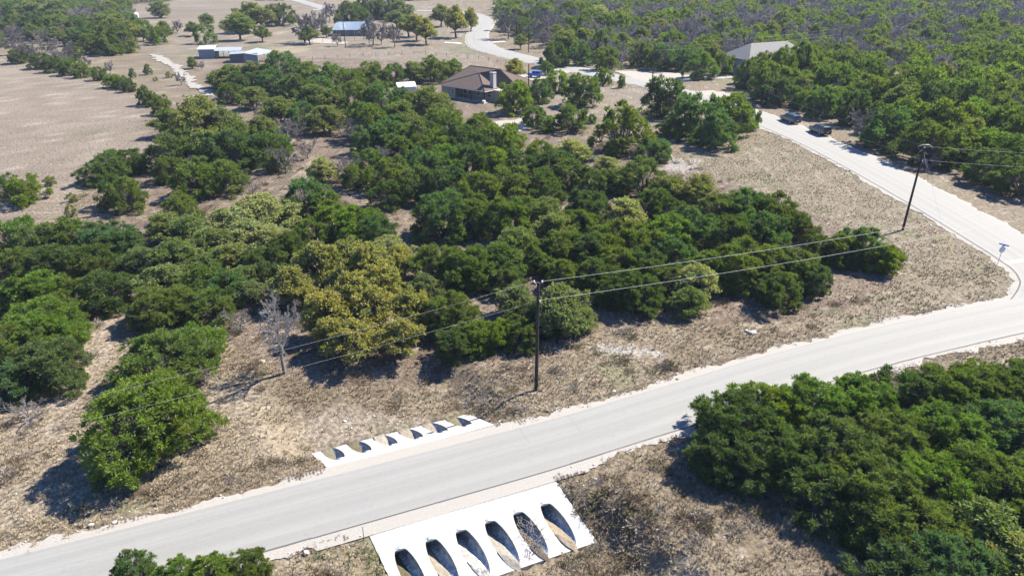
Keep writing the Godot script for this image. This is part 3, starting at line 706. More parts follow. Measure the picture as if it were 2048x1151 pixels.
func build_trees() -> void:
	var all: Array = []
	for k in TREES:
		var a: Array = TREES[k]
		for i in range(0, a.size(), 4): all.append({"k": k, "x": a[i], "z": a[i + 1], "r": a[i + 2], "h": a[i + 3]})
	# far woods: seeded scatter over the wooded ground; the nearest stand as trees of their own, the rest is one mass
	rng.seed = 909
	var extra: Array = []
	var cells := {}
	var tries := 0
	while tries < 26000:
		tries += 1
		var x := rng.randf_range(-60.0, 420.0)
		var z := -pow(rng.randf(), 0.75) * 640.0 - 110.0
		var p := Vector2(x, z)
		if not inside(p, zones.forestR): continue
		if absf(x) > -z * 0.78 + 25.0: continue
		var patch := nz.get_noise_2d(x * 0.5 + 300.0, z * 0.5)
		var r := rng.randf_range(2.4, 4.6) * (1.0 if z > -300 else 1.25)
		var ok := true
		for t in all:
			if absf(t.x - x) < 9.0 and absf(t.z - z) < 9.0 and Vector2(t.x - x, t.z - z).length() < (t.r + r) * 0.62: ok = false; break
		if not ok: continue
		var key := Vector2i(int(floor(x / 6.0)), int(floor(z / 6.0)))
		for dx in [-1, 0, 1]:
			for dz in [-1, 0, 1]:
				if cells.has(key + Vector2i(dx, dz)):
					for q in cells[key + Vector2i(dx, dz)]:
						if Vector2(q.x - x, q.z - z).length() < (q.r + r) * 0.62: ok = false
		if not ok: continue
		if near_house(p, r): continue
		if on_road(p): continue
		var kind := "J"
		var u := rng.randf()
		if z < -235.0 and patch > -0.12: kind = "B" if u < 0.66 else ("O" if u < 0.82 else "J")
		elif u < 0.14: kind = "D"
		elif u < 0.28: kind = "G"
		elif u < 0.40: kind = "O"
		elif u < 0.52: kind = "B"
		var h := r * (1.6 if kind != "B" else 1.9) * rng.randf_range(0.85, 1.2)
		var t := {"k": kind, "x": x, "z": z, "r": r, "h": h}
		extra.append(t)
		if not cells.has(key): cells[key] = []
		cells[key].append(t)
	extra += upper_left_woods()
	extra.sort_custom(func(a, b): return Vector2(a.x, a.z).length() < Vector2(b.x, b.z).length())
	var count := {"juniper_tree": 0, "oak_tree": 0, "bare_tree": 0}
	for t in all:
		var nm: String = KINDS[t.k][0]
		count[nm] = count.get(nm, 0) + 1
	var mass: Array = []
	for t in extra:
		var nm: String = KINDS[t.k][0]
		if count[nm] < 298 and -t.z < 330.0:
			count[nm] += 1
			all.append(t)
		else: mass.append(t)
	# which landmark each one is nearest to, and how near of its kind
	rng.seed = 4242
	var seen := {}
	for t in all:
		var best := 0
		for i in MARKS.size():
			if Vector2(MARKS[i][1] - t.x, MARKS[i][2] - t.z).length() < Vector2(MARKS[best][1] - t.x, MARKS[best][2] - t.z).length(): best = i
		var d := Vector2(MARKS[best][1] - t.x, MARKS[best][2] - t.z).length()
		var rank := 0
		for q in all:
			if q.k == t.k and Vector2(MARKS[best][1] - q.x, MARKS[best][2] - q.z).length() < d: rank += 1
		var lab := "the %snearest %s to %s" % [ordinal(rank + 1), KINDS[t.k][1], MARKS[best][0]]
		var grp := "%s scattered over the scrubland" % ["junipers" if t.k in "JDGC" else "oaks" if t.k in "OPY" else "leafless trees" if t.k == "B" else "shrubs"]
		plant(t, lab, grp)
	build_mass(mass)

func near_house(p: Vector2, r: float) -> bool:
	return Rect2(64.0, -236.0, 26.0, 24.0).grow(r * 0.6).has_point(p)

func upper_left_woods() -> Array:
	var o: Array = []
	rng.seed = 515
	var poly := pv([-120, -300, -190, -290, -260, -250, -400, -300, -420, -700, -250, -640, -262, -500, -205, -395, -165, -330])
	var tries := 0
	while tries < 2500:
		tries += 1
		var x := rng.randf_range(-420.0, -120.0)
		var z := rng.randf_range(-700.0, -250.0)
		if not inside(Vector2(x, z), poly): continue
		if -x > -z * 0.78 + 20.0: continue
		var r := rng.randf_range(3.0, 5.5)
		var ok := true
		for t in o:
			if Vector2(t.x - x, t.z - z).length() < (t.r + r) * 0.66: ok = false; break
		for i in range(0, TREES.O.size(), 4):
			if Vector2(TREES.O[i] - x, TREES.O[i + 1] - z).length() < 6.0: ok = false
		if not ok: continue
		var u := rng.randf()
		var kind := "J" if u < 0.45 else "O" if u < 0.7 else "B" if u < 0.9 else "D"
		o.append({"k": kind, "x": x, "z": z, "r": r, "h": r * 1.6})
	# lines of trees along the far side of the fields
	for i in 70:
		var x := -230.0 + i * 6.0 + rng.randf_range(-3, 3)
		o.append({"k": "J" if i % 3 else "O", "x": x, "z": -575.0 - rng.randf_range(0, 45) - (20.0 if x > -60 else 0.0), "r": rng.randf_range(4.0, 6.5), "h": rng.randf_range(6.5, 9.0)})
	return o

func kit_for(t: Dictionary) -> Array:
	var d := Vector2(t.x, t.z).length()
	match t.k:
		"J", "D", "G": return kit.big if d < 72.0 and t.r > 2.9 else kit.near if d < 95.0 else kit.mid
		"O", "P": return kit.oak
		"Y": return kit.open
		"B": return kit.bare if d < 150.0 else kit.bare_far
		"C": return kit.cone
	return kit.shrub

func plant(t: Dictionary, label: String, group: String) -> void:
	var v: Array = kit_for(t)
	if t.k == "O" and -t.z > 235.0 and t.z > -420.0 and t.x < 40.0: v = kit.open
	var k: Array = v[rng.randi() % v.size()]
	var o := thing(KINDS[t.k][0], label, "tree" if t.k != "S" else "shrub", Vector3(t.x, height(t.x, t.z), t.z), rng.randf_range(0, TAU), group)
	o.scale = Vector3(t.r * 0.97, t.h / 1.6, t.r * 0.97)
	if t.k == "B":
		var tm: Material = M.twig_far if t.x > 20.0 and t.z < -200.0 else M.twig
		part("trunk", k[1], tm, o)
		part("branches", k[0], tm, o)
	else:
		part("trunk", k[1], M.bark_oak if t.k in "OPY" else M.bark, o)
		var ms: Array = M[t.k]
		part("crown", k[0], ms[rng.randi() % ms.size()], o)

func build_mass(mass: Array) -> void:
	var far_j := juniper_crown(15, 5, 15, 0.16, 0.038, 0.5, 700, 2, 1.35)
	var far_o := oak_crown(15, 5, 18, 0.13, 0.045, 701, 2, 0.25)
	var far_b: Array = [null, kit.bare_far[1][0]]
	var root := Node3D.new()
	root.name = "distant_woodland"
	add_child(root)
	tag(root, "far mixed juniper and oak woods closing the view behind the last houses", "woodland")
	root.set_meta("kind", "stuff")
	var groups := {"J": [], "D": [], "G": [], "O": [], "B": []}
	for t in mass: groups[t.k].append(t)
	for k in groups:
		if groups[k].size() == 0: continue
		var mm := MultiMesh.new()
		mm.transform_format = MultiMesh.TRANSFORM_3D
		mm.mesh = far_o[0] if k == "O" else far_b[1] if k == "B" else far_j[0]
		mm.instance_count = groups[k].size()
		for i in groups[k].size():
			var t: Dictionary = groups[k][i]
			var b := Basis(Vector3.UP, rng.randf_range(0, TAU)).scaled(Vector3(t.r, t.h / 1.6, t.r))
			mm.set_instance_transform(i, Transform3D(b, Vector3(t.x, -0.15, t.z)))
		var mi := MultiMeshInstance3D.new()
		mi.name = {"J": "juniper_mass", "D": "dark_juniper_mass", "G": "bright_juniper_mass", "O": "oak_mass", "B": "leafless_mass"}[k]
		mi.multimesh = mm
		mi.material_override = M.twig_far if k == "B" else M[k][0]
		mi.set_meta("kind", "stuff")
		root.add_child(mi, true)
	print("trees in the far mass: ", mass.size())

# ------------------------------------------------------------------ culvert
func pipe_x(k: int, lz: float) -> float:
	return -3.5 + 2.07 * k + SKEW * (lz - 5.2)

func hole_half(m: float) -> float:        # half width of the pipe mouth where it meets the slope
	var d := apron_y(m) - PIPE_Y
	if d > PIPE_R * 0.86: return 0.0
	if absf(d) >= PIPE_R: return 0.0
	return sqrt(PIPE_R * PIPE_R - d * d) * 1.02

func build_apron(s: float, label: String) -> void:
	var mb := Mb.new()
	var m0 := 3.85
	var m1 := 8.6 if s > 0 else 8.1
	var rows: Array[float] = []
	var first := 3.85 + (-0.08 - (PIPE_Y + PIPE_R * 0.86)) / 0.37 
	for i in 7: rows.append(lerpf(m0, first - 0.001, i / 6.0))
	for i in 31: rows.append(lerpf(first + 0.001, m1, i / 30.0))
	for i in rows.size() - 1:
		var A: Array[Vector3] = []
		var B: Array[Vector3] = []
		for q in 2:
			var m: float = rows[i + q]
			var list: Array[float] = [(-5.1 if s > 0 else -6.5) + SKEW * s * (m - m0) + 0.05 * nz2.get_noise_2d(m * 60.0, 3.0)]
			var hh := hole_half(m)
			for k in 6:
				var c := pipe_x(k, m * s)
				list.append(c - hh); list.append(c + hh)
			list.append((8.3 if s > 0 else 6.7) + SKEW * s * (m - m0) + 0.05 * nz2.get_noise_2d(m * 60.0, 50.0))
			for x in list:
				var y := apron_y(m)
				(A if q == 0 else B).append(from_local(x, y, m * s))
		for k in range(0, A.size(), 2):
			if s > 0: mb.quad(A[k], B[k], B[k + 1], A[k + 1])
			else: mb.quad(A[k], A[k + 1], B[k + 1], B[k])
		# outer sides and the lip of each mouth have thickness
		for k in A.size():
			if k > 0 and k < A.size() - 1 and hole_half(rows[i]) == 0.0: continue
			var dn := Vector3(0, 0.55 if k == 0 or k == A.size() - 1 else 0.10, 0)
			mb.quad(A[k], B[k], B[k] - dn, A[k] - dn)
		if i == rows.size() - 2:
			for k in range(0, B.size(), 2): mb.quad(B[k], B[k + 1], B[k + 1] - Vector3(0, 0.5, 0), B[k] - Vector3(0, 0.5, 0))
		if i == 6:
			for k in range(1, A.size() - 1, 2):
				mb.quad(B[k], B[k + 1], B[k + 1] - Vector3(0, 0.12, 0), B[k] - Vector3(0, 0.12, 0))
	var con := grain(mat(lin(0.43, 0.425, 0.41), 0.9), 0.22, 0.02, 0.80, 1.0, 0.15, 31)
	var t := thing("concrete_apron", label, "culvert apron", Vector3.ZERO, 0.0, "concrete culvert aprons")
	part("slope_paving", mb.mesh(), con, t)

func build_pipes() -> void:
	var zinc := mat(lin(0.46, 0.50, 0.52), 0.5, 0.3)
	zinc.albedo_texture = noise_tex(0.02, 4, Color(0.55, 0.58, 0.62), Color(1, 1, 1), 256, false, 41)
	zinc.uv1_triplanar = true; zinc.uv1_world_triplanar = true; zinc.uv1_scale = Vector3.ONE * 0.4
	var names := ["with dark greenish silt, leftmost of the six under the road", "with pale tan silt, second of the six from the left", "with white rubble in its mouth, third from the left", "half filled with pale gravel, fourth from the left", "choked with dead branches at the near mouth", "with tan sand, rightmost of the six"]
	for k in 6:
		var mb := Mb.new()
		var sides := 28
		var segs := 200
		for j in sides:
			var pr: Array = []
			for e in 2:
				var a := TAU * (j + e) / sides
				var yy := PIPE_Y + PIPE_R * sin(a)
				var ye: float = clampf(yy, PIPE_Y - PIPE_R, PIPE_Y + PIPE_R * 0.86)
				var m := 3.85 + (-0.08 - ye) / 0.37 - 0.02
				pr.append([a, m])
			for i in segs:
				var p: Array[Vector3] = []
				var nn: Array[Vector3] = []
				for q in [[0, i], [1, i], [1, i + 1], [0, i + 1]]:
					var a: float = pr[q[0]][0]
					var m: float = pr[q[0]][1]
					var z := lerpf(-m, m, float(q[1]) / segs)
					var ph := z * TAU / 0.25
					var r := PIPE_R + 0.03 * sin(ph)
					p.append(from_local(pipe_x(k, z) + cos(a) * r * 1.02, PIPE_Y + sin(a) * r, z))
					var ax := from_local(SKEW, 0, 1) - from_local(0, 0, 0)
					var rad := from_local(cos(a), sin(a), 0) - from_local(0, 0, 0)
					nn.append((-rad + ax.normalized() * 0.03 * TAU / 0.25 * cos(ph)).normalized())
				for q in [0, 2, 1, 0, 3, 2]:
					mb.v.append(p[q]); mb.n.append(nn[q]); mb.c.append(Color.WHITE)
		var t := thing("culvert_pipe", "corrugated metal culvert pipe " + names[k], "culvert pipe", Vector3.ZERO, 0.0, "six corrugated pipes under the road")
		mb.settle()
		part("corrugated_tube", mb.mesh(), zinc, t)
		# silt and gravel lying in the two mouths
		for s in [1.0, -1.0]:
			build_silt(k, s)

const SILT := [Color(0.109, 0.096, 0.051), Color(0.294, 0.262, 0.211), Color(0.352, 0.342, 0.326), Color(0.320, 0.307, 0.275), Color(0.128, 0.109, 0.083), Color(0.301, 0.249, 0.185)]
const SILT_FAR := [Color(0.173, 0.160, 0.115), Color(0.128, 0.109, 0.064), Color(0.333, 0.307, 0.269), Color(0.288, 0.259, 0.214), Color(0.275, 0.249, 0.205), Color(0.166, 0.153, 0.089)]
func build_silt(k: int, s: float) -> void:
	var mb := Mb.new()
	var base: Color = SILT[k] if s > 0 else SILT_FAR[k]
	var nl := 46
	var na := 12
	var g: Array = []
	for i in nl + 1:
		var m := lerpf(2.0, 9.0 if s > 0 else 8.7, float(i) / nl)
		var row: Array = []
		for j in na + 1:
			var u := -1.0 + 2.0 * j / na
			var lift: float = 0.14 + (0.06 * smoothstep(4.0, 8.0, m) if s > 0 else 0.14 * smoothstep(5.5, 8.1, m)) + (0.08 if k in [2, 3, 5] else 0.0)
			var y := PIPE_Y - PIPE_R + lift - 0.22 * u * (1.0 if s > 0 else 0.9)
			y -= 0.25 * (1.0 - smoothstep(2.0, 4.5, m))
			y = minf(y, apron_y(m) + 0.06)
			var d := clampf((y - PIPE_Y) / PIPE_R, -0.98, 0.98)
			var x := pipe_x(k, m * s) + u * sqrt(1.0 - d * d) * PIPE_R * 0.985
			y += 0.07 * nz2.get_noise_2d(x * 40.0 + k * 30.0, m * 40.0)
			row.append(from_local(x, y, m * s))
		g.append(row)
	for i in nl:
		for j in na:
			var col := tint(base, 0.16)
			if k == 2 and s > 0 and rng.randf() < 0.35: col = Color(0.68, 0.67, 0.65)
			if s > 0: mb.quad(g[i][j], g[i + 1][j], g[i + 1][j + 1], g[i][j + 1], col)
			else: mb.quad(g[i][j], g[i][j + 1], g[i + 1][j + 1], g[i + 1][j], col)
	if not M.has("silt"): M.silt = grain(mat(Color.WHITE, 0.95, 0.0, true), 0.9, 0.04, 0.6, 1.0, 1.0, 51)
	struct("silt_bed_ground", mb.mesh(), M.silt)

func build_branch_heap() -> void:
	rng.seed = 61
	var t := thing("branch_pile", "tangle of dead grey branches caught in a culvert mouth", "branches", from_local(pipe_x(4, 6.6), -1.2, 6.6))
	var b := Basis(Vector3.UP, atan2(-RU.y, RU.x))
	for i in 46:
		var mb := Mb.new()
		var p := b * Vector3(rng.randf_range(-0.55, 0.5), rng.randf_range(-0.45, 0.35), rng.randf_range(-1.5, 1.5))
		var d := b * Vector3(rng.randf_range(-0.7, 0.7), rng.randf_range(-0.15, 0.4), rng.randf_range(-1.0, 1.0))
		d = d.normalized() * rng.randf_range(0.5, 1.5)
		var r := rng.randf_range(0.010, 0.028)
		var q := p + d * 0.5 + rv(0.12)
		mb.tube([p, q, p + d], [r, r * 0.8, r * 0.4], 4, Color.WHITE)
		for j in 2:
			mb.tube([q, q + d * 0.35 + rv(0.3)], [r * 0.6, r * 0.25], 3, Color.WHITE)
		part("branch", mb.mesh(), M.twig_pale if i % 3 else M.twig, t)

# ------------------------------------------------------------------ ground cover
func blade_tuft(n: int, hgt: float, spread: float, seed_: int, col := Color.WHITE) -> ArrayMesh:
	rng.seed = seed_
	var mb := Mb.new()
	for i in n:
		var a := rng.randf_range(0, TAU)
		var o := Vector3(cos(a), 0, sin(a)) * spread * rng.randf_range(0.0, 0.4)
		var lean := Vector3(cos(a), 0, sin(a)) * spread * rng.randf_range(0.3, 1.0) + rv(0.06)
		var h := hgt * rng.randf_range(0.5, 1.1)
		var s := Vector3(-sin(a), 0, cos(a)) * 0.014
		var m := o + lean * 0.35 + Vector3(0, h * 0.65, 0)
		var e := o + lean + Vector3(0, h * rng.randf_range(0.7, 1.0), 0)
		var c := tint(col, 0.2)
		mb.quad(o - s, o + s, m + s, m - s, c)
		mb.tri(m - s, m + s, e, c)
	return mb.mesh()

func twig_ball(n: int, seed_: int) -> ArrayMesh:
	rng.seed = seed_
	var mb := Mb.new()
	for i in n:
		var d := rv()
		d.y = absf(d.y) * 0.8 + 0.1
		d = d.normalized() * rng.randf_range(0.25, 0.5)
		var p := Vector3(d.x * 0.5, 0, d.z * 0.5) * rng.randf_range(0.0, 1.0)
		var e := p + d
		mb.tube([p, p + d * 0.6 + rv(0.03), e], [0.008, 0.006, 0.003], 3, tint(Color.WHITE, 0.2))
		spray(mb, e - d * 0.2, d.normalized(), 2, 0.14, 0.02, tint(Color.WHITE, 0.2))
	return mb.mesh()

func stone_mesh(seed_: int) -> ArrayMesh:
	rng.seed = seed_
	var sp := SphereMesh.new()
	sp.radius = 0.5; sp.height = 1.0; sp.radial_segments = 7; sp.rings = 3
	var a := sp.get_mesh_arrays()
	var v: PackedVector3Array = a[Mesh.ARRAY_VERTEX]
	var mb := Mb.new()
	var ix: PackedInt32Array = a[Mesh.ARRAY_INDEX]
	var moved := PackedVector3Array()
	for p in v: moved.append(p * (1.0 + 0.35 * nz2.get_noise_3d(p.x * 90.0 + seed_ * 9, p.y * 90.0, p.z * 90.0)) * Vector3(1, 0.65, 1))
	for i in range(0, ix.size(), 3): mb.tri(moved[ix[i]], moved[ix[i + 2]], moved[ix[i + 1]])
	return mb.mesh()

func scatter(called: String, mesh: Mesh, m: Material, label: String, category: String, xf: Array, cols: Array, parent: Node) -> void:
	var mm := MultiMesh.new()
	mm.transform_format = MultiMesh.TRANSFORM_3D
	mm.use_colors = cols.size() > 0
	mm.mesh = mesh
	mm.instance_count = xf.size()
	for i in xf.size():
		mm.set_instance_transform(i, xf[i])
		if cols.size() > 0: mm.set_instance_color(i, cols[i])
	var mi := MultiMeshInstance3D.new()
	mi.multimesh = mm
	mi.material_override = m
	mi.name = called if parent != self else numbered(called)
	parent.add_child(mi, true)
	mi.set_meta("kind", "stuff")
	if parent == self: tag(mi, label, category)

func free_ground(p: Vector2) -> bool:
	if on_road(p): return false
	var l := to_local2(p.x, p.y)
	var m := absf(l.y)
	var s := 1.0 if l.y > 0 else -1.0
	if m > 2.5 and m < 9.0:
		var xl := (-5.1 if s > 0 else -6.5) + SKEW * s * (m - 3.85)
		var xr := (8.3 if s > 0 else 6.7) + SKEW * s * (m - 3.85)
		if l.x > xl - 0.05 and l.x < xr + 0.05: return false
	return true

func road_gap(p: Vector2) -> float:      # metres to the nearest tarmac edge
	var d := 99.0
	for a in [road_f, road_n]:
		var i := 0
		while i < a.size():
			var q: float = a[i].distance_to(p)
			d = minf(d, q)
			i += 2 if q < 6.0 else maxi(2, int((q - 4.0) / 0.3))
	if p.y < -66.0 and p.x > 40.0:
		var i := 0
		while i < 420:
			var q: float = sides_l[i].distance_to(p)
			d = minf(d, minf(q, sides_r[i].distance_to(p)))
			i += 2 if q < 8.0 else maxi(2, int((q - 6.0) / 0.5))
	return d

func build_cover() -> void:
	var tufts := [blade_tuft(15, 0.36, 0.26, 801), blade_tuft(18, 0.26, 0.32, 802), blade_tuft(11, 0.46, 0.2, 803)]
	var brush := [twig_ball(60, 811), twig_ball(46, 812)]
	var stones := [stone_mesh(821), stone_mesh(822)]
	var gx: Array = [[], [], []]
	var gc: Array = [[], [], []]
	var bx: Array = [[], []]
	var bc: Array = [[], []]
	var sx: Array = [[], []]
	var sc: Array = [[], []]
	rng.seed = 830
	for i in 190000:
		var z := -26.0 - pow(rng.randf(), 1.25) * 130.0
		var x := rng.randf_range(-0.80, 0.80) * (-z + 14.0)
		var p := Vector2(x, z)
		if x > 62.0 or not free_ground(p): continue
		var a := nz.get_noise_2d(x * 1.1, z * 1.1)
		var b := nz2.get_noise_2d(x * 4.0, z * 4.0)
		var f := nz2.get_noise_2d(x * 11.0 + 40.0, z * 11.0)
		var gap := 99.0 if z < -115.0 else road_gap(p)
		var dens := 0.62 + b * 0.9 + f * 0.7
		if gap < 1.7: dens -= (1.7 - gap) * 0.9
		if inside(p, zones.floor): dens *= 0.45
		if inside(p, zones.pasture): dens *= 0.12
		if inside(p, zones.gravel) or inside(p, zones.whitegravel): dens *= 0.35
		if inside(p, zones.trail) or inside(p, zones.clearB): dens *= 0.2
		if rng.randf() > dens: continue
		var k := rng.randi() % 3
		var s := rng.randf_range(0.35, 0.8) * (1.0 if z > -75.0 else 0.85)
		var col := Color(0.329, 0.276, 0.197).lerp(Color(0.222, 0.176, 0.119), clampf(0.35 + a * 0.9 + b * 0.8 + rng.randf_range(-0.25, 0.25), 0.0, 1.0))
		if inside(p, zones.paleL): col = col.lerp(Color(0.337, 0.283, 0.207), 0.45)
		if a < -0.35 and b < 0.05 and rng.randf() < 0.5: col = Color(0.122, 0.136, 0.054)
		var bs := Basis(Vector3.UP, rng.randf_range(0, TAU)).scaled(Vector3(s * 1.25, s, s * 1.25))
		gx[k].append(Transform3D(bs, Vector3(x, height(x, z) - 0.01, z)))
		gc[k].append(col)
	for i in 26000:
		var z := -26.0 - pow(rng.randf(), 1.1) * 120.0
		var x := rng.randf_range(-0.80, 0.80) * (-z + 14.0)
		var p := Vector2(x, z)
		if x > 62.0 or not free_ground(p) or (z > -115.0 and road_gap(p) < 1.9): continue
		var w := nz.get_noise_2d(x * 2.6 + 500.0, z * 2.6)
		var l := to_local2(x, z)
		var extra := 0.0
		if absf(l.y) > 3.5 and absf(l.y) < 13.0 and l.x > 5.0 and l.x < 17.0: extra = 0.45
		if l.y < -4.0 and l.y > -9.0 and l.x > -20.0 and l.x < -7.0: extra = 0.25
		if inside(p, zones.pasture) or inside(p, zones.meadow): extra = -0.6
		if inside(p, zones.floor): extra = 0.12
		if rng.randf() > (w - 0.12) * 0.8 + extra: continue
		var k := rng.randi() % 2
		var s := rng.randf_range(0.6, 1.7)
		var u := rng.randf()
		var col := Color(0.141, 0.106, 0.071) if u < 0.5 else Color(0.096, 0.089, 0.042) if u < 0.78 else Color(0.211, 0.189, 0.166)
		var bs := Basis(Vector3.UP, rng.randf_range(0, TAU)).scaled(Vector3(s, s * rng.randf_range(0.6, 1.0), s))
		bx[k].append(Transform3D(bs, Vector3(x, height(x, z) - 0.02, z)))
		bc[k].append(tint(col, 0.25))
	for i in 26000:
		var z := -27.0 - pow(rng.randf(), 1.2) * 150.0
		var x := rng.randf_range(-0.78, 0.78) * (-z + 12.0)
		var p := Vector2(x, z)
		if not free_ground(p): continue
		var gap := 99.0 if z < -115.0 else road_gap(p)
		var w := 0.05 + 0.25 * maxf(0.0, nz2.get_noise_2d(x * 6.0, z * 6.0))
		if gap > 0.25 and gap < 2.6: w = 0.55
		if inside(p, zones.gravel) or inside(p, zones.whitegravel): w = 0.7
		if inside(p, zones.bareR): w = 0.6
		if rng.randf() > w: continue
		var s := rng.randf_range(0.05, 0.16) if rng.randf() < 0.93 else rng.randf_range(0.18, 0.42)
		var k := rng.randi() % 2
		var y := height(x, z) if gap > 1.3 else -0.03
		sx[k].append(Transform3D(Basis(Vector3(0.1, 1, 0.2).normalized(), rng.randf_range(0, TAU)).scaled(Vector3(s, s * 0.7, s * rng.randf_range(0.7, 1.1))), Vector3(x, y + s * 0.08, z)))
		sc[k].append(tint(Color(0.384, 0.367, 0.339) if rng.randf() < 0.75 else Color(0.166, 0.128, 0.096), 0.2))
	for i in 9000:          # sparse seedlings rooted in the gravel of the shoulders
		var a: PackedVector2Array = road_f if rng.randf() < 0.5 else road_n
		var q: Vector2 = a[rng.randi_range(140, mini(a.size() - 1, 620))]
		var w := 0.25 + 1.0 * sqrt(rng.randf())
		var p := q - RN * w if a == road_f else q + RN * w
		if not free_ground(p) or nz2.get_noise_2d(p.x * 6.0, p.y * 6.0) < 0.05 - 0.3 * (w - 0.8): continue
		var s := rng.randf_range(0.16, 0.34)
		gx[1].append(Transform3D(Basis(Vector3.UP, rng.randf_range(0, TAU)).scaled(Vector3(s * 1.3, s, s * 1.3)), Vector3(p.x, -0.05, p.y)))
		gc[1].append(tint(Color(0.15, 0.115, 0.085), 0.25))
	M.grass = mat(Color.WHITE, 0.9, 0.0, true)
	M.grass.backlight_enabled = true
	M.grass.backlight = Color(0.224, 0.211, 0.160)
	M.stone = mat(Color.WHITE, 0.95, 0.0, true)
	var root := Node3D.new()
	root.name = "dry_grass"
	add_child(root)
	tag(root, "dry straw coloured grass covering the verges and clearings", "grass")
	root.set_meta("kind", "stuff")
	for k in 3: scatter("grass_tufts", tufts[k], M.grass, "", "", gx[k], gc[k], root)
	var root2 := Node3D.new()
	root2.name = "brush_weeds"
	add_child(root2)
	tag(root2, "low brown and grey weeds tangled over the road banks", "weeds")
	root2.set_meta("kind", "stuff")
	for k in 2: scatter("weed_clumps", brush[k], M.grass, "", "", bx[k], bc[k], root2)
	var root3 := Node3D.new()
	root3.name = "loose_stones"
	add_child(root3)
	tag(root3, "loose limestone chips strewn along shoulders and bare ground", "stones")
	root3.set_meta("kind", "stuff")
	for k in 2: scatter("stone_chips", stones[k], M.stone, "", "", sx[k], sc[k], root3)
	print("grass ", gx[0].size() * 3, " brush ", bx[0].size() * 2, " stones ", sx[0].size() * 2)

# ------------------------------------------------------------------ poles and wires
func pole(at: Vector2, h: float, label: String, kind := 0) -> Node3D:
	var t := thing("utility_pole", label, "utility pole", Vector3(at.x, height(at.x, at.y), at.y), 0.0, "wooden utility poles")
	var mb := Mb.new()
	mb.tube([Vector3(0, -0.3, 0), Vector3(0, h * 0.5, 0), Vector3(0, h, 0)], [0.17, 0.145, 0.12], 10, Color.WHITE, true)
	part("shaft", mb.mesh(), M.pole, t)
	var ins := Mb.new()
	if kind == 0:      # pin insulators left and right of the top
		for s in [-1, 1]:
			var b := Mb.new()
			b.tube([Vector3(s * 0.1, h - 0.1, 0), Vector3(s * 0.32, h + 0.02, 0)], [0.02, 0.02], 5)
			part("bracket", b.mesh(), M.galv, t)
			ins = Mb.new()
			ins.tube([Vector3(s * 0.32, h - 0.02, 0), Vector3(s * 0.32, h + 0.05, 0), Vector3(s * 0.32, h + 0.10, 0), Vector3(s * 0.32, h + 0.16, 0)], [0.05, 0.08, 0.05, 0.06], 8, Color.WHITE, true)
			part("insulator", ins.mesh(), M.porcelain, t)
	else:
		ins.tube([Vector3(0, h, 0), Vector3(0, h + 0.12, 0), Vector3(0, h + 0.22, 0)], [0.06, 0.09, 0.05], 8, Color.WHITE, true)
		part("insulator", ins.mesh(), M.porcelain, t)
	var c := Mb.new()
	c.tube([Vector3(0.16, h - 1.78, 0.02), Vector3(0.16, h - 1.66, 0.02), Vector3(0.16, h - 1.6, 0.02)], [0.06, 0.07, 0.05], 8, Color.WHITE, true)
	part("neutral_clamp", c.mesh(), M.porcelain, t)
	return t

func wire(a: Vector3, b: Vector3, sag: float, label: String, m: Material, r := 0.02) -> void:
	var pts: Array = []
	var rad: Array = []
	for i in 25:
		var t := i / 24.0
		pts.append(a.lerp(b, t) - Vector3(0, sag * 4.0 * t * (1.0 - t), 0))
		rad.append(r)
	var mb := Mb.new()
	mb.tube(pts, rad, 5)
	var o := part("power_line", mb.mesh(), m, self)
	tag(o, label, "wire", "overhead power lines")

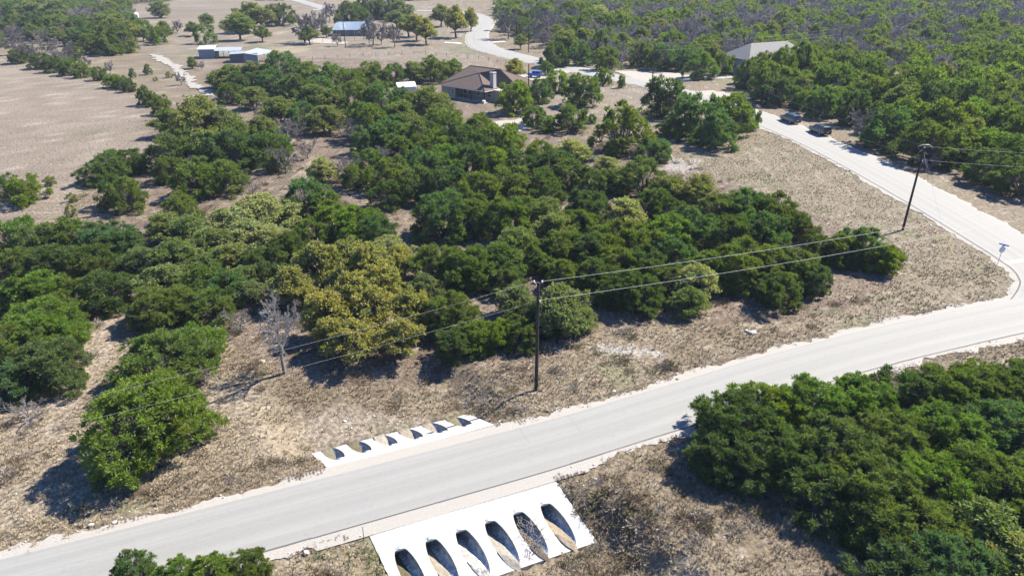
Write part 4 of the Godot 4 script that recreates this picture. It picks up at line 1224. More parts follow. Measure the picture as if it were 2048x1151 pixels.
func build_lines() -> void:
	M.pole = grain(mat(lin(0.045, 0.034, 0.027), 0.9), 1.5, 0.03, 0.55, 1.0, 0.5, 71)
	M.galv = mat(lin(0.42, 0.43, 0.44), 0.5, 0.6)
	M.porcelain = mat(lin(0.70, 0.70, 0.70), 0.25)
	M.wire = mat(lin(0.42, 0.43, 0.43), 0.6, 0.2)
	pole(Vector2(2.1, -49.8), 10.3, "dark wooden utility pole standing alone beside the near road by the culvert")
	var p2 := pole(Vector2(53.3, -88.0), 11.3, "dark wooden utility pole with guy wire on the meadow near the stop sign", 1)
	pole(Vector2(4.0, -170.4), 10.1, "dark utility pole with grey riser standing in front of the brown roofed house", 1)
	var p4 := pole(Vector2(39.6, -200.5), 11.1, "dark utility pole at the side road bend among green junipers", 1)
	pole(Vector2(6.2, -271.6), 11.4, "distant dark utility pole across the far road bend from the bare trees", 1)
	pole(Vector2(-65.4, -285.0), 11.0, "distant dark pole among bare oaks in front of the blue metal roof", 1)
	var p7 := pole(Vector2(108.0, -239.0), 11.6, "dark pole with a grey transformer rising out of the woods", 1)
	var dr := Mb.new()
	dr.tube([Vector3(-0.45, 7.6, 0.2), Vector3(-0.45, 7.7, 0.2), Vector3(-0.45, 8.7, 0.2), Vector3(-0.45, 8.8, 0.2)], [0.2, 0.32, 0.32, 0.18], 10, Color.WHITE, true)
	part("transformer", dr.mesh(), mat(lin(0.45, 0.48, 0.50), 0.5), p7)
	# jumper loop and guy wire of the meadow pole
	var jl := Mb.new()
	jl.tube([Vector3(-0.9, 11.5, 0), Vector3(-0.3, 11.75, 0), Vector3(0.5, 11.75, 0), Vector3(1.0, 11.4, 0), Vector3(1.2, 11.15, 0)], [0.025, 0.025, 0.025, 0.025, 0.025], 4)
	part("jumper_loop", jl.mesh(), M.galv, p2)
	var arm := Mb.new()
	arm.box(Vector3(0.35, 10.6, 0.1), Vector3(0.12, 0.12, 0.9))
	part("bracket", arm.mesh(), M.pole, p2)
	var guy := Mb.new()
	guy.tube([Vector3(0.1, 10.7, 0), Vector3(1.4, 7.2, 0.4)], [0.03, 0.03], 4)
	part("strain_rod", guy.mesh(), M.galv, p2)
	# wires
	wire(Vector3(2.42, 10.3, -49.8), Vector3(70.5, 10.3, -75.9), 0.75, "upper bright wire running from the culvert pole over the side road", M.wire, 0.011)
	wire(Vector3(2.26, 8.6, -49.8), Vector3(71.6, 8.6, -76.5), 0.75, "lower bright wire running from the culvert pole over the side road", M.wire, 0.011)
	wire(Vector3(1.78, 10.3, -49.8), Vector3(-34.3, 10.2, -29.4), 0.45, "upper thin wire leaving the culvert pole over the yellow oaks", M.wire, 0.005)
	wire(Vector3(2.26, 8.6, -49.8), Vector3(-35.1, 8.5, -29.5), 0.45, "lower thin wire leaving the culvert pole over the yellow oaks", M.wire, 0.005)
	var dk := mat(lin(0.16, 0.16, 0.165), 0.5, 0.4)
	wire(Vector3(53.3, 11.4, -88.0), Vector3(39.6, 11.2, -200.5), 1.2, "upper thin wire along the side road behind the guyed pole", dk, 0.012)
	wire(Vector3(53.46, 9.6, -88.0), Vector3(39.7, 9.4, -200.5), 1.2, "lower thin wire along the side road behind the guyed pole", dk, 0.012)
	wire(Vector3(53.3, 11.4, -88.0), Vector3(83.6, 11.3, -83.2), 0.35, "upper thin wire from the guyed pole across the dark trees", M.wire, 0.011)
	wire(Vector3(53.46, 9.6, -88.0), Vector3(83.8, 9.5, -83.0), 0.35, "lower thin wire from the guyed pole across the dark trees", M.wire, 0.011)
	wire(Vector3(39.6, 11.2, -200.5), Vector3(108.0, 11.7, -239.0), 0.8, "upper wire between the bend pole and the transformer pole", M.wire, 0.011)
	wire(Vector3(39.7, 9.4, -200.5), Vector3(108.1, 9.9, -239.0), 0.8, "lower wire between the bend pole and the transformer pole", M.wire, 0.011)
	# grey riser post beside the house pole
	var rp := thing("riser_post", "pale grey steel riser post just beside the pole near the brown roofed house", "post", Vector3(3.2, -0.1, -170.9))
	var mb := Mb.new()
	mb.tube([Vector3(0, -0.2, 0), Vector3(0, 5.6, 0)], [0.09, 0.09], 8, Color.WHITE, true)
	part("pipe", mb.mesh(), M.galv, rp)
	mb = Mb.new()
	mb.box(Vector3(0, 1.6, 0.16), Vector3(0.35, 0.6, 0.2))
	part("meter_box", mb.mesh(), M.galv, rp)

func text_part(called: String, s: String, size: float, m: Material, parent: Node, at: Vector3, turn: Basis) -> void:
	var tm := TextMesh.new()
	tm.text = s
	var f := SystemFont.new()
	f.font_names = PackedStringArray(["Droid Sans"])
	tm.font = f
	tm.font_size = 32
	tm.pixel_size = size / 32.0
	tm.depth = 0.004
	var o := part(called, tm, m, parent)
	o.transform = Transform3D(turn, at)

func build_sign() -> void:
	var t := thing("stop_sign", "street corner post with blue name blades above the grey back of a stop sign", "road sign", Vector3(58.8, -0.1, -76.3), 0.0)
	var mb := Mb.new()
	mb.tube([Vector3(0, -0.2, 0), Vector3(0, 2.5, 0)], [0.03, 0.03], 6, Color.WHITE, true)
	part("post", mb.mesh(), M.galv, t)
	var b := Basis(Vector3.UP, deg_to_rad(12.0))
	var plate := Mb.new()
	var red := Mb.new()
	var ring: Array[Vector3] = []
	for i in 8:
		var a := TAU * (i + 0.5) / 8.0
		ring.append(Vector3(cos(a) * 0.41, 2.0 + sin(a) * 0.41, 0))
	for i in range(1, 7):
		plate.tri(b * (ring[0] + Vector3(0, 0, 0.036)), b * (ring[i] + Vector3(0, 0, 0.036)), b * (ring[i + 1] + Vector3(0, 0, 0.036)))
		red.tri(b * (ring[0] + Vector3(0, 0, -0.006 - 0.04)), b * (ring[i + 1] + Vector3(0, 0, -0.046)), b * (ring[i] + Vector3(0, 0, -0.046)))
	for i in 8:
		var q: Vector3 = ring[i]
		var q2: Vector3 = ring[(i + 1) % 8]
		plate.quad(b * (q + Vector3(0, 0, 0.036)), b * (q2 + Vector3(0, 0, 0.036)), b * (q2 + Vector3(0, 0, -0.045)), b * (q + Vector3(0, 0, -0.045)))
	part("sign_plate", plate.mesh(), mat(lin(0.50, 0.50, 0.50), 0.5, 0.3), t)
	part("red_face", red.mesh(), mat(lin(0.45, 0.02, 0.03), 0.4), t)
	var blue := mat(lin(0.02, 0.10, 0.42), 0.4)
	for i in 2:
		mb = Mb.new()
		var turn := Basis(Vector3.UP, deg_to_rad(-52.0 if i == 0 else 30.0))
		mb.box(Vector3(0, 2.62 if i == 0 else 2.47, 0), Vector3(1.05 if i == 0 else 0.75, 0.15, 0.05), turn)
		part("name_blade", mb.mesh(), blue, t)
	# delineator and yellow guy guard
	var d := thing("marker_post", "slim dark marker post at the shoulder by the near apron's corner", "marker post", from_local(-5.5, -0.1, 3.9))
	mb = Mb.new()
	mb.tube([Vector3(0, -0.1, 0), Vector3(0.02, 1.0, 0)], [0.025, 0.02], 5, Color.WHITE, true)
	part("stake", mb.mesh(), M.pole, d)
	mb = Mb.new()
	mb.box(Vector3(0.02, 1.02, 0.03), Vector3(0.07, 0.1, 0.02))
	part("reflector", mb.mesh(), M.galv, d)
	var y := thing("guy_guard", "yellow plastic guy wire guard leaning in the dry grass near the stop sign", "guy guard", Vector3(54.7, -0.1, -78.2))
	mb = Mb.new()
	mb.tube([Vector3(0, 0, 0), Vector3(-0.35, 1.3, -1.2), Vector3(-0.7, 2.6, -2.4)], [0.04, 0.04, 0.03], 6, Color.WHITE, true)
	part("sleeve", mb.mesh(), mat(lin(0.62, 0.45, 0.06), 0.5), y)
	mb = Mb.new()
	mb.tube([Vector3(-0.7, 2.6, -2.4), Vector3(-1.35, 10.6, -9.6)], [0.012, 0.012], 4)
	part("guy_wire", mb.mesh(), M.galv, y)

# ------------------------------------------------------------------ houses and barns
func window(parent: Node, o: Vector3, u: Vector3, out: Vector3, w: float, h: float, door := false) -> void:
	var root := Node3D.new()
	root.name = "door" if door else "window"
	parent.add_child(root, true)
	var b := Basis(u, Vector3.UP, out)
	var mb := Mb.new()
	for s in [-1, 1]:
		mb.box(o + u * s * (w * 0.5) + out * 0.03, Vector3(0.1, h + 0.1, 0.06), b)
		mb.box(o + Vector3(0, s * h * 0.5, 0) + out * 0.03, Vector3(w - 0.1, 0.1, 0.06), b)
	mb.box(o + out * 0.025, Vector3(w - 0.1, 0.05, 0.05), b)
	part("frame", mb.mesh(), M.trim, root)
	mb = Mb.new()
	mb.box(o + out * 0.008, Vector3(w - 0.08, h - 0.08, 0.02), b)
	part("pane", mb.mesh(), M.glass, root)

func build_house() -> void:
	# local frame: x along the porch side, -z back into the lot
	var t := thing("brown_roofed_house", "single storey house with brown hipped shingle roof, porch and pale chimney", "house", Vector3(-19.4, -0.12, -185.5), -atan2(0.636, 0.772))
	var shingle := grain(mat(lin(0.132, 0.096, 0.080), 0.95), 0.7, 0.05, 0.62, 1.0, 0.6, 81)
	var wall := grain(mat(lin(0.36, 0.32, 0.25), 0.9), 0.6, 0.03, 0.8, 1.0, 0.3, 82)
	M.trim = mat(lin(0.68, 0.67, 0.64), 0.6)
	M.glass = mat(lin(0.02, 0.025, 0.03), 0.08)
	M.dark_wood = mat(lin(0.035, 0.026, 0.02), 0.8)
	var A := Vector3(0, 2.9, 0); var B := Vector3(16.4, 2.9, 0); var C := Vector3(9.6, 6.0, -5.6)
	var E := Vector3(16.4, 2.9, -6.4)
	var R1 := Vector3(4.4, 7.1, -8.0); var R2 := Vector3(14.7, 7.1, -8.0)
	var F := Vector3(21.5, 2.9, -8.0); var G := Vector3(21.5, 2.9, -17.0); var K := Vector3(0, 2.9, -16.0)
	var mb := Mb.new()
	mb.tri(A, B, C)
	mb.tri(B, E, C)
	mb.tri(A, C, R1); mb.tri(C, R2, R1); mb.tri(C, E, R2)
	mb.tri(E, F, R2)
	mb.tri(F, G, R2)
	mb.quad(G, K, R1, R2)
	mb.tri(K, A, R1)
	for e in [[A, B], [B, E], [E, F], [F, G], [G, K], [K, A]]:
		mb.quad(e[0] - Vector3(0, 0.01, 0), e[0] - Vector3(0, 0.2, 0), e[1] - Vector3(0, 0.2, 0), e[1] - Vector3(0, 0.01, 0))
	var roof := part("roof", mb.mesh(), shingle, t)
	var cap := Mb.new()
	for e in [[A, C], [B, C], [A, R1], [R1, R2], [R2, G], [C, R2]]:
		cap.tube([e[0] + Vector3(0, 0.02, 0), e[1] + Vector3(0, 0.02, 0)], [0.1, 0.1], 5)
	part("ridge_cap", cap.mesh(), shingle, roof)
	var fa := Mb.new()
	for e in [[A, B], [B, E], [K, A]]:
		var d: Vector3 = (e[1] - e[0]).normalized()
		fa.box((e[0] + e[1]) * 0.5 - Vector3(0, 0.12, 0), Vector3((e[1] - e[0]).length() + 0.06, 0.16, 0.06), Basis(d, Vector3.UP, d.cross(Vector3.UP)))
	part("fascia", fa.mesh(), M.trim, roof)
	var vent := Mb.new()
	vent.tube([Vector3(3.2, 4.3, -4.0), Vector3(3.2, 4.9, -4.0)], [0.06, 0.06], 6, Color.WHITE, true)
	part("vent_pipe", vent.mesh(), M.trim, roof)
	# walls, set back under the eaves; the porch is open
	mb = Mb.new()
	mb.box(Vector3(3.0, 1.4, -8.2), Vector3(5.0, 2.8, 14.8))
	part("wall", mb.mesh(), wall, t)
	mb = Mb.new()
	mb.box(Vector3(13.0, 1.4, -9.6), Vector3(15.6, 2.8, 12.6))
	part("wall", mb.mesh(), wall, t)
	mb = Mb.new()
	mb.box(Vector3(8.2, -0.1, -1.9), Vector3(16.6, 0.36, 3.2))
	part("porch_slab", mb.mesh(), grain(mat(lin(0.42, 0.41, 0.39), 0.9), 0.5, 0.03, 0.8, 1.0), t)
	for x in [6.4, 11.2, 15.8]:
		mb = Mb.new()
		mb.box(Vector3(x, 1.42, -0.55), Vector3(0.2, 2.7, 0.2))
		part("porch_post", mb.mesh(), M.dark_wood, t)
	mb = Mb.new()
	mb.box(Vector3(16.2, 0.35, 0.2), Vector3(0.7, 0.7, 0.7))
	part("stone_pier", mb.mesh(), mat(lin(0.60, 0.57, 0.50), 0.9), t)
	mb = Mb.new()
	mb.box(Vector3(15.5, 4.6, -4.2), Vector3(1.15, 4.4, 1.15))
	mb.box(Vector3(15.5, 6.86, -4.2), Vector3(1.3, 0.16, 1.3))
	var ch := part("chimney", mb.mesh(), grain(mat(lin(0.45, 0.43, 0.41), 0.9), 0.9, 0.03, 0.85, 1.0), t)
	mb = Mb.new()
	mb.tube([Vector3(15.5, 6.94, -4.2), Vector3(15.5, 7.3, -4.2), Vector3(15.5, 7.32, -4.2), Vector3(15.5, 7.42, -4.2)], [0.16, 0.16, 0.26, 0.2], 8, Color.WHITE, true)
	part("flue_cap", mb.mesh(), M.dark_wood, ch)
	var X := Vector3(1, 0, 0)
	var Zo := Vector3(0, 0, 1)
	window(t, Vector3(4.6, 1.5, -0.8), X, Zo, 1.0, 1.3)
	for q in [[6.6, 1.0], [8.2, 1.0], [11.2, 1.2], [15.0, 1.4]]:
		window(t, Vector3(q[0], 1.55, -3.3), X, Zo, q[1], 1.3)
	window(t, Vector3(13.3, 1.15, -3.3), X, Zo, 0.95, 2.1, true)
	window(t, Vector3(0.5, 1.6, -4.0), Vector3(0, 0, -1), Vector3(-1, 0, 0), 1.0, 1.2)
	# outdoor table on the porch
	var pt := thing("porch_table", "dark outdoor table with chairs in the porch shade of the brown roofed house", "table", t.transform * Vector3(7.2, 0.1, -1.9), t.rotation.y)
	mb = Mb.new()
	mb.box(Vector3(0, 0.72, 0), Vector3(1.6, 0.06, 0.9))
	part("table_top", mb.mesh(), M.dark_wood, pt)
	for s in [-1, 1]:
		mb = Mb.new()
		mb.box(Vector3(s * 0.6, 0.36, 0), Vector3(0.1, 0.68, 0.6))
		part("leg", mb.mesh(), M.dark_wood, pt)

func simple_house(called: String, label: String, at: Vector3, turn: float, w: float, d: float, eave: float, ridge: float, hip: float, wall_m: Material, roof_m: Material, over := 0.5) -> Node3D:
	var t := thing(called, label, "house", at, turn)
	var mb := Mb.new()
	mb.box(Vector3(w * 0.5, eave * 0.5, -d * 0.5), Vector3(w, eave, d))
	part("wall", mb.mesh(), wall_m, t)
	var a := Vector3(-over, eave, over); var b := Vector3(w + over, eave, over); var c := Vector3(w + over, eave, -d - over); var e := Vector3(-over, eave, -d - over)
	var r1 := Vector3(hip - over, ridge, -d * 0.5); var r2 := Vector3(w + over - hip, ridge, -d * 0.5)
	mb = Mb.new()
	mb.quad(a, b, r2, r1); mb.quad(c, e, r1, r2); mb.tri(b, c, r2); mb.tri(e, a, r1)
	for q in [[a, b], [b, c], [c, e], [e, a]]:
		mb.quad(q[0], q[0] - Vector3(0, 0.2, 0), q[1] - Vector3(0, 0.2, 0), q[1])
	mb.quad(a - Vector3(0, 0.2, 0), e - Vector3(0, 0.2, 0), c - Vector3(0, 0.2, 0), b - Vector3(0, 0.2, 0))
	part("roof", mb.mesh(), roof_m, t)
	for i in int(w / 4.0):
		window(t, Vector3(2.0 + i * 4.0, eave * 0.52, 0), Vector3(1, 0, 0), Vector3(0, 0, 1), 1.1, 1.3)
	window(t, Vector3(0, eave * 0.52, -d * 0.5), Vector3(0, 0, -1), Vector3(-1, 0, 0), 1.1, 1.3)
	return t

func ribs(t: Node, a: Vector3, b: Vector3, c: Vector3, d: Vector3, n: int, m: Material) -> void:   # raised seams of a metal sheet, from edge ab to edge dc
	var mb := Mb.new()
	for i in n + 1:
		var f := float(i) / n
		mb.tube([a.lerp(b, f) + Vector3(0, 0.03, 0), d.lerp(c, f) + Vector3(0, 0.03, 0)], [0.03, 0.03], 4)
	part("seam", mb.mesh(), m, t)

func build_far_buildings() -> void:
	var metal := mat(lin(0.32, 0.37, 0.42), 0.4, 0.4)
	var white_metal := mat(lin(0.50, 0.51, 0.52), 0.5, 0.1)
	var blue_wall := grain(mat(lin(0.20, 0.24, 0.30), 0.6), 0.5, 0.03, 0.85, 1.0)
	var grey_wall := grain(mat(lin(0.09, 0.10, 0.125), 0.6), 0.5, 0.03, 0.8, 1.0)
	simple_house("grey_roofed_house", "pale grey roofed house with blue-white wall half hidden by junipers", Vector3(71.6, -0.1, -217.0), deg_to_rad(24.0), 25.0, 12.0, 4.6, 8.6, 6.0, mat(lin(0.36, 0.40, 0.45), 0.8), grain(mat(lin(0.17, 0.175, 0.18), 0.9), 0.6, 0.04, 0.75, 1.0), 0.7)
	var mh := simple_house("metal_roofed_house", "low far house with shiny blue metal roof behind bare oaks", Vector3(-80.0, -0.1, -327.0), deg_to_rad(6.0), 18.0, 9.0, 2.6, 5.6, 3.0, mat(lin(0.14, 0.14, 0.15), 0.9), mat(lin(0.20, 0.26, 0.33), 0.4, 0.3), 0.8)
	ribs(mh.get_node("roof"), Vector3(-0.8, 2.6, 0.8), Vector3(18.8, 2.6, 0.8), Vector3(15.8, 5.6, -4.5), Vector3(2.2, 5.6, -4.5), 22, metal)
	# barn by the creek bed: closed bay with a white roof and an open lean-to
	var t := thing("barn", "low barn with white roof and open lean-to nearest the creek bed", "barn", Vector3(-110.5, -0.1, -254.6), deg_to_rad(8.0), "low metal barns")
	var mb := Mb.new()
	mb.box(Vector3(2.7, 1.55, -3.6), Vector3(5.4, 3.1, 7.2))
	part("wall", mb.mesh(), blue_wall, t)
	mb = Mb.new()
	mb.box(Vector3(5.45, 1.25, -0.8), Vector3(0.12, 2.5, 3.0))
	part("wall", mb.mesh(), grey_wall, t)
	mb = Mb.new()
	mb.quad(Vector3(-0.3, 3.2, 0.3), Vector3(5.6, 3.2, 0.3), Vector3(5.6, 3.9, -4.0), Vector3(-0.3, 3.9, -4.0))
	mb.quad(Vector3(-0.3, 3.9, -4.0), Vector3(5.6, 3.9, -4.0), Vector3(5.6, 3.2, -7.6), Vector3(-0.3, 3.2, -7.6))
	mb.quad(Vector3(-0.3, 3.18, 0.3), Vector3(-0.3, 3.0, 0.3), Vector3(5.6, 3.0, 0.3), Vector3(5.6, 3.18, 0.3))
	part("roof", mb.mesh(), white_metal, t)
	mb = Mb.new()
	mb.quad(Vector3(5.3, 2.55, 0.2), Vector3(14.4, 2.55, 0.2), Vector3(14.4, 3.35, -3.4), Vector3(5.3, 3.35, -3.4))
	mb.quad(Vector3(5.3, 3.35, -3.4), Vector3(14.4, 3.35, -3.4), Vector3(14.4, 2.7, -7.0), Vector3(5.3, 2.7, -7.0))
	var lr := part("lean_to_roof", mb.mesh(), metal, t)
	ribs(lr, Vector3(5.3, 2.55, 0.2), Vector3(14.4, 2.55, 0.2), Vector3(14.4, 3.35, -3.4), Vector3(5.3, 3.35, -3.4), 12, white_metal)
	for i in 5:
		mb = Mb.new()
		mb.box(Vector3(6.4 + i * 1.95, 1.25, 0.0), Vector3(0.14, 2.55, 0.14))
		part("post", mb.mesh(), M.dark_wood, t)
	for i in 2:
		mb = Mb.new()
		mb.box(Vector3(9.9, 0.5 + i * 0.55, 0.1), Vector3(8.6, 0.09, 0.05))
		part("rail", mb.mesh(), M.galv, t)
	# second barn
	t = thing("barn", "open sided barn with pale gable and ribbed metal roof behind the juniper tops", "barn", Vector3(-96.0, -0.1, -245.0), deg_to_rad(8.0), "low metal barns")
	mb = Mb.new()
	mb.box(Vector3(2.2, 1.35, -3.4), Vector3(4.4, 2.7, 6.8))
	part("wall", mb.mesh(), grey_wall, t)
	mb = Mb.new()
	mb.box(Vector3(6.9, 1.45, -0.2), Vector3(4.6, 2.9, 0.14))
	part("wall", mb.mesh(), blue_wall, t)
	mb = Mb.new()
	mb.quad(Vector3(-0.2, 2.75, 0.3), Vector3(4.5, 2.95, 0.3), Vector3(4.5, 3.3, -3.4), Vector3(-0.2, 3.1, -3.4))
	mb.quad(Vector3(-0.2, 3.1, -3.4), Vector3(4.5, 3.3, -3.4), Vector3(4.5, 2.9, -7.2), Vector3(-0.2, 2.7, -7.2))
	part("roof", mb.mesh(), metal, t)
	mb = Mb.new()
	mb.quad(Vector3(4.4, 3.1, 0.3), Vector3(9.5, 2.35, 0.6), Vector3(15.2, 2.9, -4.6), Vector3(8.5, 4.0, -5.2))
	mb.quad(Vector3(4.4, 3.1, 0.3), Vector3(8.5, 4.0, -5.2), Vector3(8.0, 3.2, -8.0), Vector3(4.2, 2.9, -7.0))
	var r2 := part("main_roof", mb.mesh(), metal, t)
	ribs(r2, Vector3(4.4, 3.1, 0.3), Vector3(9.5, 2.35, 0.6), Vector3(15.2, 2.9, -4.6), Vector3(8.5, 4.0, -5.2), 8, white_metal)
	for q in [[9.3, 0.5, 2.3], [11.2, -1.3, 2.5], [13.1, -3.0, 2.7], [15.0, -4.6, 2.85]]:
		mb = Mb.new()
		mb.box(Vector3(q[0], q[2] * 0.5, q[1]), Vector3(0.2, q[2], 0.2))
		part("post", mb.mesh(), white_metal, t)
	# small white sheds
	for q in [["tiny white shed with dark gable in the far field beside the woods", Vector3(-216.0, -0.1, -411.0), 7.0, 5.0], ["small white shed roof among trees next to the brown roofed house", Vector3(-29.5, -0.1, -183.5), 4.6, 3.6]]:
		t = thing("shed", q[0], "shed", q[1], deg_to_rad(20.0), "small white sheds")
		var w: float = q[2]
		var d: float = q[3]
		mb = Mb.new()
		mb.box(Vector3(w * 0.5, 1.2, -d * 0.5), Vector3(w, 2.4, d))
		part("wall", mb.mesh(), white_metal, t)
		mb = Mb.new()
		mb.quad(Vector3(-0.2, 2.42, 0.2), Vector3(w + 0.2, 2.42, 0.2), Vector3(w + 0.2, 3.4, -d * 0.5), Vector3(-0.2, 3.4, -d * 0.5))
		mb.quad(Vector3(-0.2, 3.4, -d * 0.5), Vector3(w + 0.2, 3.4, -d * 0.5), Vector3(w + 0.2, 2.42, -d - 0.2), Vector3(-0.2, 2.42, -d - 0.2))
		mb.tri(Vector3(w + 0.01, 2.4, 0), Vector3(w + 0.01, 2.4, -d), Vector3(w + 0.01, 3.35, -d * 0.5))
		part("roof", mb.mesh(), white_metal, t)
	fence("dark post and wire fence crossing the pale field before the far road bend", [-73.0, -247.9, -61.5, -257.9, -51.5, -261.9, -36.8, -267.3, -28.1, -263.2, -11.2, -252.8, -2.0, -243.0], 4.5, 1.2)
	fence("close set corral posts behind the two low barns", [-95.5, -262.0, -90.0, -264.5, -82.0, -262.0, -78.0, -256.0], 1.6, 1.5)
	fence("dark wire fence at the foot of the far oaks beside the barns", [-83.0, -302.0, -70.0, -308.0, -58.0, -310.0], 4.0, 1.3)

func fence(label: String, pts: Array, step: float, h: float) -> void:
	var line := resample(pv(pts), step)
	var t := thing("fence", label, "fence", Vector3(line[0].x, -0.12, line[0].y), 0.0, "field fences")
	var post := Mb.new()
	post.tube([Vector3(0, -0.15, 0), Vector3(0, h, 0)], [0.08, 0.07], 5, Color.WHITE, true)
	var pm := post.mesh()
	for p in line:
		var o := part("post", pm, M.dark_wood, t)
		o.position = Vector3(p.x - line[0].x, 0, p.y - line[0].y)
	for k in 3:
		var mb := Mb.new()
		var a: Array = []
		var r: Array = []
		for p in line:
			a.append(Vector3(p.x - line[0].x, h * (0.35 + 0.28 * k), p.y - line[0].y)); r.append(0.012)
		mb.tube(a, r, 3)
		part("fence_wire", mb.mesh(), M.galv, t)

# ------------------------------------------------------------------ vehicles (x across, -z forward)
func loft(mb: Mb, st: Array) -> void:      # stations [z, points...] with equal point counts, closed loops
	for i in st.size() - 1:
		var a: Array = st[i]
		var b: Array = st[i + 1]
		for k in a.size():
			var k2 := (k + 1) % a.size()
			mb.quad(a[k], a[k2], b[k2], b[k])
	for e in [st[0], st[st.size() - 1]]:
		for k in range(1, e.size() - 1): mb.tri(e[0], e[k], e[k + 1])

func section(z: float, hw: float, y0: float, y1: float) -> Array:
	return [Vector3(-hw * 0.9, y0, z), Vector3(hw * 0.9, y0, z), Vector3(hw, y0 + 0.22, z), Vector3(hw, y1 - 0.16, z), Vector3(hw * 0.94, y1, z), Vector3(-hw * 0.94, y1, z), Vector3(-hw, y1 - 0.16, z), Vector3(-hw, y0 + 0.22, z)]

func wheel(t: Node, at: Vector3, r: float, rim_m: Material) -> void:
	var root := Node3D.new()
	root.name = "wheel"
	t.add_child(root, true)
	root.position = at
	var s := 1.0 if at.x > 0 else -1.0
	var mb := Mb.new()
	mb.tube([Vector3(-0.13 * s, 0, 0), Vector3(-0.12 * s, 0, 0), Vector3(0.10 * s, 0, 0), Vector3(0.13 * s, 0, 0)], [r * 0.9, r, r, r * 0.9], 18, Color.WHITE, true)
	part("tyre", mb.mesh(), M.tyre, root)
	mb = Mb.new()
	mb.tube([Vector3(0.132 * s, 0, 0), Vector3(0.145 * s, 0, 0)], [r * 0.66, r * 0.6], 14, Color.WHITE, true)
	part("rim", mb.mesh(), rim_m, root)

